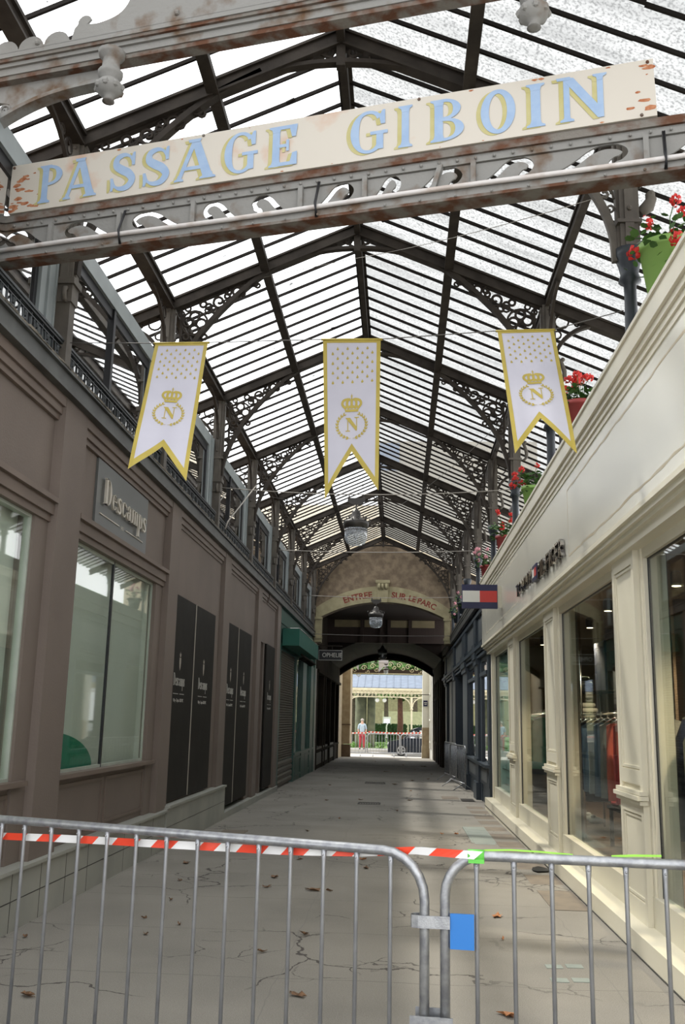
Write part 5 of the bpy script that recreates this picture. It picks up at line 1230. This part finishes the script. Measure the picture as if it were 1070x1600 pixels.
for z, cols in ((.80,['green','white','grey']),(1.28,['royal','sage','coral','white']),(1.68,['pale_blue','grey','teal','cream']),(2.05,['navy','pale_blue','sage']),(.62,['grey','navy'])):
    for i, c in enumerate(cols):
        for l in range(3):
            folded(2.52+.03*(l % 2), 14.45-i*.33, z+.003+l*.068, c, 'folded %s garment on the %s, %s stack from far end, %s' % (c.replace('_',' '), SHN[z], ORD[i], ['lowest','middle one','topmost'][l]))
R = root('display_table', (2.9,11.8,.16), 'low dark display table in the middle window', 'table')
m = MB(); m.box(2.56,3.3,11.2,12.4,.60,.64); m.build('tabletop', GLZBAR, R)
for x, y in ((2.6,11.25),(3.25,11.25),(2.6,12.35),(3.25,12.35)): m = MB(); m.box(x-.02,x+.02,y-.02,y+.02,.16,.60); m.build('leg', GLZBAR, R)
for i, c in enumerate(['red','red','cream','sage','red']):
    folded(2.74+.08*(i % 2), 11.35+i*.23, .645, c, 'folded %s garment on the low display table, %s from the near end' % (c, ORD[i]))
for i in range(2):
    m = MB(); y = 15.1+i*.35; m.lathe([(.04,0),(.06,.005),(.055,.05),(.03,.08),(.02,.085)], (2.95,y,.162), 10, 1.9, 1); m.ball((2.91,y,.255), .035, 8, 1.2, 1, .8)
    lab(m.build('white_shoe', WHITE), 'white trainer shoe on the shop floor in the middle window, %s one' % ['near','far'][i], 'shoe', 'white shoes in the window')
m = MB(); m.box(2.85,2.88,13.6,14.3,2.06,2.75); lab(m.build('display_picture', FB['navy']), 'dark blue picture panel standing in the middle window', 'picture')
m = MB(); m.box(1.99,2.03,16.5,19.5,.2,2.95); cab = lab(m.build('teal_cabinet', TEAL), 'teal boarded display cabinet behind the window next to the blue shop', 'cabinet')
m = MB(); q = random.Random(4)
for k in range(8): z = .35+k*.13; a = 16.7+(k*1.37) % 1.7; m.box(1.985,1.99,a,a+(.55 if k % 3 else 1.6),z,z+.012)
for k in range(8): z = 1.45+k*.18; a = 16.6+(k*1.1) % 1.9; m.box(1.985,1.99,a,a+(.45 if k % 3 else 1.3),z,z+.012)
m.build('groove', BLACKM, cab)
# ceiling spots inside the shop
LAMPW = emit('warm_spot', (1,.82,.55), 9)
for i, (x, y) in enumerate([(3.0,6.8),(2.8,9.8),(2.6,12.1),(2.8,14.3),(2.6,17.6)]):
    R = root('ceiling_spot', (x,y,3.0), 'warm round ceiling spot in the cream shop, %s from the near end' % ORD[i], 'lamp', 'ceiling spots in the cream shop')
    m = MB(); m.lathe([(.05,0),(.06,.02),(.06,.12),(.04,.15)], (x,y,2.99), 12); m.build('housing', BLACKM, R)
    m = MB(); m.lathe([(.045,-.006),(.045,-.001)], (x,y,2.99), 12); m.build('bulb', LAMPW, R)
    ld = bpy.data.lights.new('spot_light', 'SPOT'); ld.energy = 230; ld.spot_size = radians(125); ld.spot_blend = .6; ld.color = (1,.8,.58); ld.shadow_soft_size = .06
    lo = bpy.data.objects.new('spot_light', ld); COL.objects.link(lo); lo.parent = R; lo.location = (0,0,-.10)

# ================================================================ barriers and life beyond the arch
zf = -.38
FB_ = []
for i, (a, b) in enumerate(((-4.1,-1.82),(-1.72,.05),(.12,2.2))):
    R, ff = barrier((a,54.5,0), (b,54.5,0), zf, 1.22, 11 if i != 1 else 10, 'pale crowd barrier beyond the far arch, %s of three' % ['leftmost','middle','rightmost'][i], 'crowd barriers beyond the far arch', GALVL, corner=.15, r=.028, simple=True)
m = MB(); x = -2.7; k = 0
while x < 1.35:
    z = .86-.04*abs(sin((x+1.7)*1.1))+(.05 if x > -1.7 else 0); m.mi = k % 2; m.prism([(x,z),(x+.10,z-.005),(x+.14,z+.06),(x+.04,z+.065)], lambda u, v, d: (u, 54.44+d, v), .01); x += .10; k += 1
lab(m.build('barricade_tape', [TRED, TWHITE]), 'distant red and white tape draped over the barriers beyond the arch', 'tape')
R1, _ = barrier((1.42,30.3,0), (1.62,27.9,0), fz(28)-.02, 1.12, 14, 'grey crowd barrier leaning parked against the blue shopfront, far one', 'parked crowd barriers', GALV, corner=.12, r=.02, simple=True)
R2, _ = barrier((1.42,27.2,0), (1.68,24.9,0), fz(26)-.02, 1.12, 10, 'grey crowd barrier parked by the dark blue shop window, near one', 'parked crowd barriers', GALV, corner=.12, r=.02, simple=True)
for s, (x, y) in (('left',(-2.40,52.585)),('middle',(-.85,52.585))):
    m = MB(); w = .20 if s == 'left' else .26; h = 4.75 if s == 'left' else 5.0; b = 4.22 if s == 'left' else 4.12
    m.prism([(x-w,h+.3),(x+w,h+.3),(x+w,b+(0 if s == 'left' else .35)),(x,b+.3),(x-w,b)], lambda u, v, d: (u, y+d, v), .01)
    lab(m.build('distant_banner', BFAB), 'pale swallow-tailed banner beyond the far arch, %s one' % s, 'banner', 'banners beyond the far arch')
# iron tracery hanging beyond the arch
m = MB()
for k in range(9):
    x = -2.4+k*.48; m.tube([(a,52.6,z) for a, z in spiral(x,4.55-.04*abs(k-4)**1.5,.16,.03,0,1.3)], .02, 5); m.tube([(a,52.6,z) for a, z in spiral(x+.22,4.40-.05*abs(k-4)**1.5,.12,.02,pi,1.2)], .02, 5)
m.tube([(x,52.6,4.05-.0*x) for x in (-2.5,1.2)], .03, 5)
tm = m; m = MB(); m.box(-2.54,1.27,52.6,52.75,4.02,4.28); cbd = lab(m.build('canopy_board', WOODD), 'dark canopy beam with pale curling tracery across the far opening', 'beam')
tm.build('tracery', LATT, cbd)
m = MB(); m.tube([(1.0,50.5,2.92),(2.2,50.5,2.92)], .02, 6); lab(m.build('door_rod', IRON), 'thin dark rod sticking out at the right of the far arch', 'rod')
m = MB(); m.box(1.30,1.52,51.74,51.8,2.35,2.65); pn = lab(m.build('street_plate', NAVY), 'small blue street plate on the right jamb of the far arch', 'sign')
m = MB(); m.box(1.33,1.49,51.735,51.74,2.52,2.55); m.box(1.35,1.47,51.735,51.74,2.44,2.47); m.build('plate_line', WHITE, pn)

# person
def person(x, y, z, H, label):
    R = root('person', (x,y,z), label, 'person'); k = H/1.75
    V = [(0,0,.95),(0,0,1.12),(0,.0,1.32),(0,.0,1.47),(0,-.01,1.56),(0,-.02,1.68),(.09,0,.90),(.10,.02,.50),(.11,0,.09),(.11,-.13,.04),(-.09,0,.90),(-.10,-.02,.50),(-.13,.02,.09),(-.13,-.11,.04),
         (.18,0,1.42),(.24,.03,1.15),(.20,-.10,.93),(.19,-.14,.86),(-.18,0,1.42),(-.24,.03,1.15),(-.20,-.10,.93),(-.19,-.14,.86)]
    Rr = [.14,.13,.15,.09,.055,.095,.09,.065,.045,.035,.09,.065,.045,.035,.065,.045,.033,.04,.065,.045,.033,.04]
    E_ = [(0,1),(1,2),(2,3),(3,4),(4,5),(0,6),(6,7),(7,8),(8,9),(0,10),(10,11),(11,12),(12,13),(3,14),(14,15),(15,16),(16,17),(3,18),(18,19),(19,20),(20,21)]
    def skin(name, idx, grow, mt, par):
        me = bpy.data.meshes.new(name); mp = {v: i for i, v in enumerate(idx)}
        me.from_pydata([tuple(c*k for c in V[i]) for i in idx], [(mp[a], mp[b]) for a, b in E_ if a in mp and b in mp], []); me.materials.append(mt)
        o = link(name, me, par); sk = o.modifiers.new('skin', 'SKIN')
        o.data.skin_vertices[0].data
        for i, v in enumerate(idx): o.data.skin_vertices[0].data[i].radius = (Rr[v]*k*grow,)*2; o.data.skin_vertices[0].data[i].use_root = (i == 0)
        sb = o.modifiers.new('sub', 'SUBSURF'); sb.levels = 2; sb.render_levels = 2; return o
    skin('body', list(range(22)), 1.0, SKIN, R)
    skin('shirt', [0,1,2,3,14,15,18,19], 1.2, SHIRT, R)
    skin('trousers', [0,6,7,8,10,11,12], 1.2, TROUS, R)
    m = ML(); m.ball((0,-.0*k,1.71*k), .10*k, 12, 1, 1.05, .9); m.build('hair', HAIRG, R)
    for s in (1, -1):
        m = ML(); m.ball((s*.12*k,-.07*k,.05*k), .06*k, 8, .8, 2.0, .7); m.build('shoe', RUBBER, R)
        for j in range(5): m = ML(); m.tube([(s*(.185+.012*j-.02)*k,-.15*k,.84*k),(s*(.185+.012*j-.02)*k,-.165*k,(.79-.01*(2-abs(j-2)))*k)], .008*k, 5); m.build('finger', SKIN, R)
        m = ML(); m.ball((s*.035*k,-.105*k,1.70*k), .012*k, 6); m.build('eye', BLACKM, R)
    m = ML(); m.ball((0,-.118*k,1.665*k), .016*k, 6, 1, 1, 1.4); m.build('nose', SKIN, R)
person(-2.18, 58.6, -.14, 1.75, 'person in a grey-blue shirt and red trousers standing beyond the far barriers')

# dark car seen from its front corner
R = root('car', (1.2,56.6,-.38), 'dark car parked behind the right barriers beyond the arch', 'car')
m = MB()
prof = [(-.55,.25),(-.62,.55),(-.5,.80),(.25,.95),(.75,1.46),(1.2,1.56),(2.6,1.56),(3.2,1.2),(3.5,.9),(3.5,.25)]
m.prism(prof, lambda u, v, d: (u, 55.75+d+.12*max(0,(v-.95))*(1 if d < .8 else -1), -.38+v), 1.7); m.build('car_body', CARP, R, bevel=.06)
m = MB(); m.prism([(.42,1.0),(.80,1.40),(1.5,1.46),(1.5,1.0)], lambda u, v, d: (u, 55.735+.05*(v-.95)+d, -.38+v), .01); m.prism([(1.58,1.0),(1.58,1.46),(2.5,1.46),(2.9,1.05)], lambda u, v, d: (u, 55.735+.05*(v-.95)+d, -.38+v), .01); m.build('side_window', UPG, R)
m = MB(); m.prism([(.28,.97),(.74,1.42),(.76,1.42),(.32,.97)], lambda u, v, d: (u-.03, 55.95+d, -.38+v), 1.3); m.build('windscreen', UPG, R)
m = MB(); m.ball((-.58,55.95,.28), .10, 8, .5, 1.2, .8); m.ball((-.58,57.2,.28), .10, 8, .5, 1.2, .8); m.build('headlight', HUB, R)
for wx in (.15, 2.75):
    for wy in (55.72, 57.3):
        m = MB(); m.tube([(wx,wy,-.06),(wx,wy+.2,-.06)], .32, 20); w = m.build('wheel', RUBBER, R)
        m = MB(); m.tube([(wx,wy-.01,-.06),(wx,wy+.02,-.06)], .10, 12)
        for k in range(5): a = k*2*pi/5; m.bar((wx,wy-.005,-.06),(wx+.21*cos(a),wy-.005,-.06+.21*sin(a)),.03,.06)
        m.tube([(wx+.22*cos(2*pi*i/20),wy-.005,-.06+.22*sin(2*pi*i/20)) for i in range(20)], .022, 5, closed=True); m.build('hub_cap', HUB, w)
# park gallery with zinc roof and cream lattice fascia
R = root('park_gallery', (-.8,60.4,-.14), 'cream iron park gallery with blue-grey zinc roof and lattice fascia', 'gallery')
m = MB(); m.prism([(60.0,3.50),(60.0,3.56),(62.6,4.45),(62.6,4.38)], lambda u, v, d: (-9+d, u, v), 18); m.build('roof', ZINC, R)
m = MB()
for k in range(40): m.bar((-8.9+k*.45,60.0,3.57),(-8.9+k*.45,62.6,4.46),.03,.04)
m.build('roof_seam', ZINC, R)
m = MB(); m.box(-9,9,59.98,60.05,3.38,3.52); m.box(-9,9,60.0,60.04,2.96,3.02); m.box(-9,9,60.01,60.03,3.18,3.22)
for k in range(80):
    x = -8.9+k*.22; m.tube([(a,60.02,z) for a, z in spiral(x,3.10,.07,.015,(k % 2)*pi,1.2)], .014, 4); m.tube([(x-.11,60.02,3.22),(x,60.02,3.37),(x+.11,60.02,3.22)], .013, 4)
m.box(-9,9,60.03,60.04,3.22,3.4)
m.build('lattice_fascia', LATT, R)
for x in (-3.2,.78,4.8):
    m = MB(); m.tube([(x,60.02,-.14),(x,60.02,2.3)], .055, 8); m.lathe([(.06,2.2),(.10,2.28),(.06,2.34),(.07,3.0)], (x,60.02,0), 10); m.build('column', LATT, R)
    m = MB()
    for s in (-1, 1): 
        P = [(x+s*(.06+.65*(1-cos(radians(a)))),60.02,2.4+.58*sin(radians(a))) for a in range(0,91,15)]
        for a, b in zip(P, P[1:]): m.bar(a, b, .05, .06)
        m.tube([(a,60.02,z) for a, z in spiral(x+s*.2,2.8,.10,.02,0,1.2)], .015, 4)
    m.build('curved_bracket', LATT, R)
for i, x in enumerate((-1.34,-.89)):
    R = root('globe_lamp', (x,60.3,2.79), 'white opal globe lamp under the park gallery, %s of two' % ['left','right'][i], 'lamp', 'globe lamps'); m = MB(); m.ball((x,60.3,2.79), .13, 12); m.build('globe', GLOBE, R); m = MB(); m.tube([(x,60.3,2.9),(x,60.3,3.6)], .02, 5); m.build('stem', IRON, R)
for nm, x0, x1, mt, lb in (('stone_pillar',-2.77,-2.06,MOSSY,'wide mossy pillar behind the person beyond the arch'),('stone_pillar',-2.0,-1.5,MOSSY,'narrower grey-green pillar right of the wide one')):
    m = MB(); m.lathe([(.37*(x1-x0)/.7+.04,0),(.36*(x1-x0)/.7,.2),(.35*(x1-x0)/.7,3.6)], ((x0+x1)/2,62.2,-.1), 16); lab(m.build(nm, mt), lb, 'pillar')
# trees, hedge, distant things
def crown(m, c, r, n, leaf, rg_, flat=.8):
    for _ in range(n):
        v = Vector((rg_.gauss(0,1), rg_.gauss(0,1), rg_.gauss(0,1))).normalized()*(rg_.uniform(.35,1)**.5); p = Vector((c[0]+v.x*r, c[1]+v.y*r*.8, c[2]+v.z*r*flat))
        a = Vector((rg_.gauss(0,1), rg_.gauss(0,1), rg_.gauss(0,1))).normalized(); b = a.cross(v if v.length > .1 else Vector((0,0,1))).normalized(); s = leaf*rg_.uniform(.6,1.3)
        m.add([tuple(p-a*s-b*s*.5), tuple(p+a*s-b*s*.5), tuple(p+a*s*.6+b*s*.6), tuple(p-a*s*.6+b*s*.6)], [(0,1,2,3)])
TR = [(.08,68,5.5,3.4,.20,BARKR,LEAF,'reddish-brown trunked park tree in the middle of the far opening'),(-3.4,72,6.0,3.6,.28,BARK,LEAF,'leafy park tree behind the left side of the gallery'),(2.9,70,5.4,3.0,.2,BARK,LEAFD,'dark leafy tree behind the right side of the gallery'),(-1.1,84,6.5,4.2,.2,BARK,LEAFB,'bright green tree deeper in the park'),(6.5,88,7,3.6,.3,BARK,LEAF,'tall park tree at the far right'),(-7,86,7,4.8,.3,BARK,LEAFD,'tall dark park tree at the far left'),(1.6,99,7.5,4.0,.3,BARK,LEAFD,'farthest dark park tree closing the view')]
for i, (x, y, zc, r, tr, bk, lf, lb) in enumerate(TR):
    q = random.Random(40+i); R = root('park_tree', (x,y,-.1), lb, 'tree', 'park trees')
    m = MB(); m.tube([(x,y,-.2),(x+.03,y,1.5),(x-.02,y,zc-1)], [tr*1.15,tr,tr*.7], 10)
    for k in range(4): a = k*1.6; m.tube([(x,y,zc-1.6),(x+cos(a)*r*.4,y+sin(a)*r*.4,zc-.2),(x+cos(a)*r*.7,y+sin(a)*r*.7,zc+.8)], [tr*.4,tr*.25,tr*.1], 6)
    m.build('trunk', bk, R); m = MB(); crown(m, (x,y,zc), r, 2600, .20, q, .75); m.build('foliage', lf, R)
for i, (x0, x1, y) in enumerate(((-2.4,-1.0,74),(-.85,.6,74.6),(.8,3.4,74.3))):
    q = random.Random(70+i); m = MB(); m.box(x0,x1,y,y+1.2,-.1,1.25)
    for _ in range(900):
        p = Vector((q.uniform(x0,x1), y-.02+q.uniform(-.05,.05) if q.random() < .7 else q.uniform(y,y+1.2), q.uniform(0,1.3))); a = Vector((q.gauss(0,1),q.gauss(0,.5),q.gauss(0,1))).normalized()*.09; b = a.cross(Vector((0,1,0.3))).normalized()*.06
        m.add([tuple(p-a),tuple(p+b),tuple(p+a),tuple(p-b)], [(0,1,2,3)])
    lab(m.build('hedge', LEAFD), 'dark clipped hedge block in the park, %s of three' % ['left','middle','right'][i], 'hedge', 'clipped hedges')
R = root('van', (-.9,71,-.1), 'small white vehicle seen beyond the park lawn', 'van')
m = MB(); m.prism([(-1.2,.3),(-1.18,1.3),(-1.08,1.85),(-.55,1.85),(-.5,1.3),(-.5,.3)], lambda u, v, d: (u-.12, 78+d, -.05+v), 1.5); m.build('van_body', WHITE, R, bevel=.05)
m = MB(); m.prism([(-1.12,1.3),(-1.03,1.75),(-.62,1.75),(-.57,1.3)], lambda u, v, d: (u-.12, 77.98+d, -.05+v), .03); m.build('windscreen', UPG, R)
m = MB(); m.box(-8,12,104,105,0,9); lab(m.build('far_building', STONE), 'cream building glimpsed far behind the park trees', 'building')
m = MB(); m.box(-1.5,4,90,90.3,.2,2.4); lab(m.build('park_kiosk', LATT), 'low cream park building behind the hedges', 'building')
q = random.Random(2)
for i in range(5):
    m = MB(); x = -2.9+i*.9; crown(m, (x,61.5,.05), .35, 160, .05, q, .6); lab(m.build('lawn_shrub', LEAFB), 'low green shrub on the lawn edge, %s from the left' % ORD[i], 'shrub', 'low shrubs at the lawn edge')
# house rising behind the end wall, seen through the roof
R = root('house', (0,42,5.6), 'pale house with a blue shutter rising behind the end wall, seen through the glass roof', 'building')
m = MB(); m.box(-1.0,6,41,47.2,5.3,13.75); m.box(-8,-1.0,44,47.2,5.3,11.5); m.build('wall', mat('house_render', (.50,.42,.29), .9), R)
m = MB(); m.box(-.95,-.06,40.95,41,12.4,13.65); m.build('blue_window', mat('window_blue', (.12,.22,.42), .5), R)
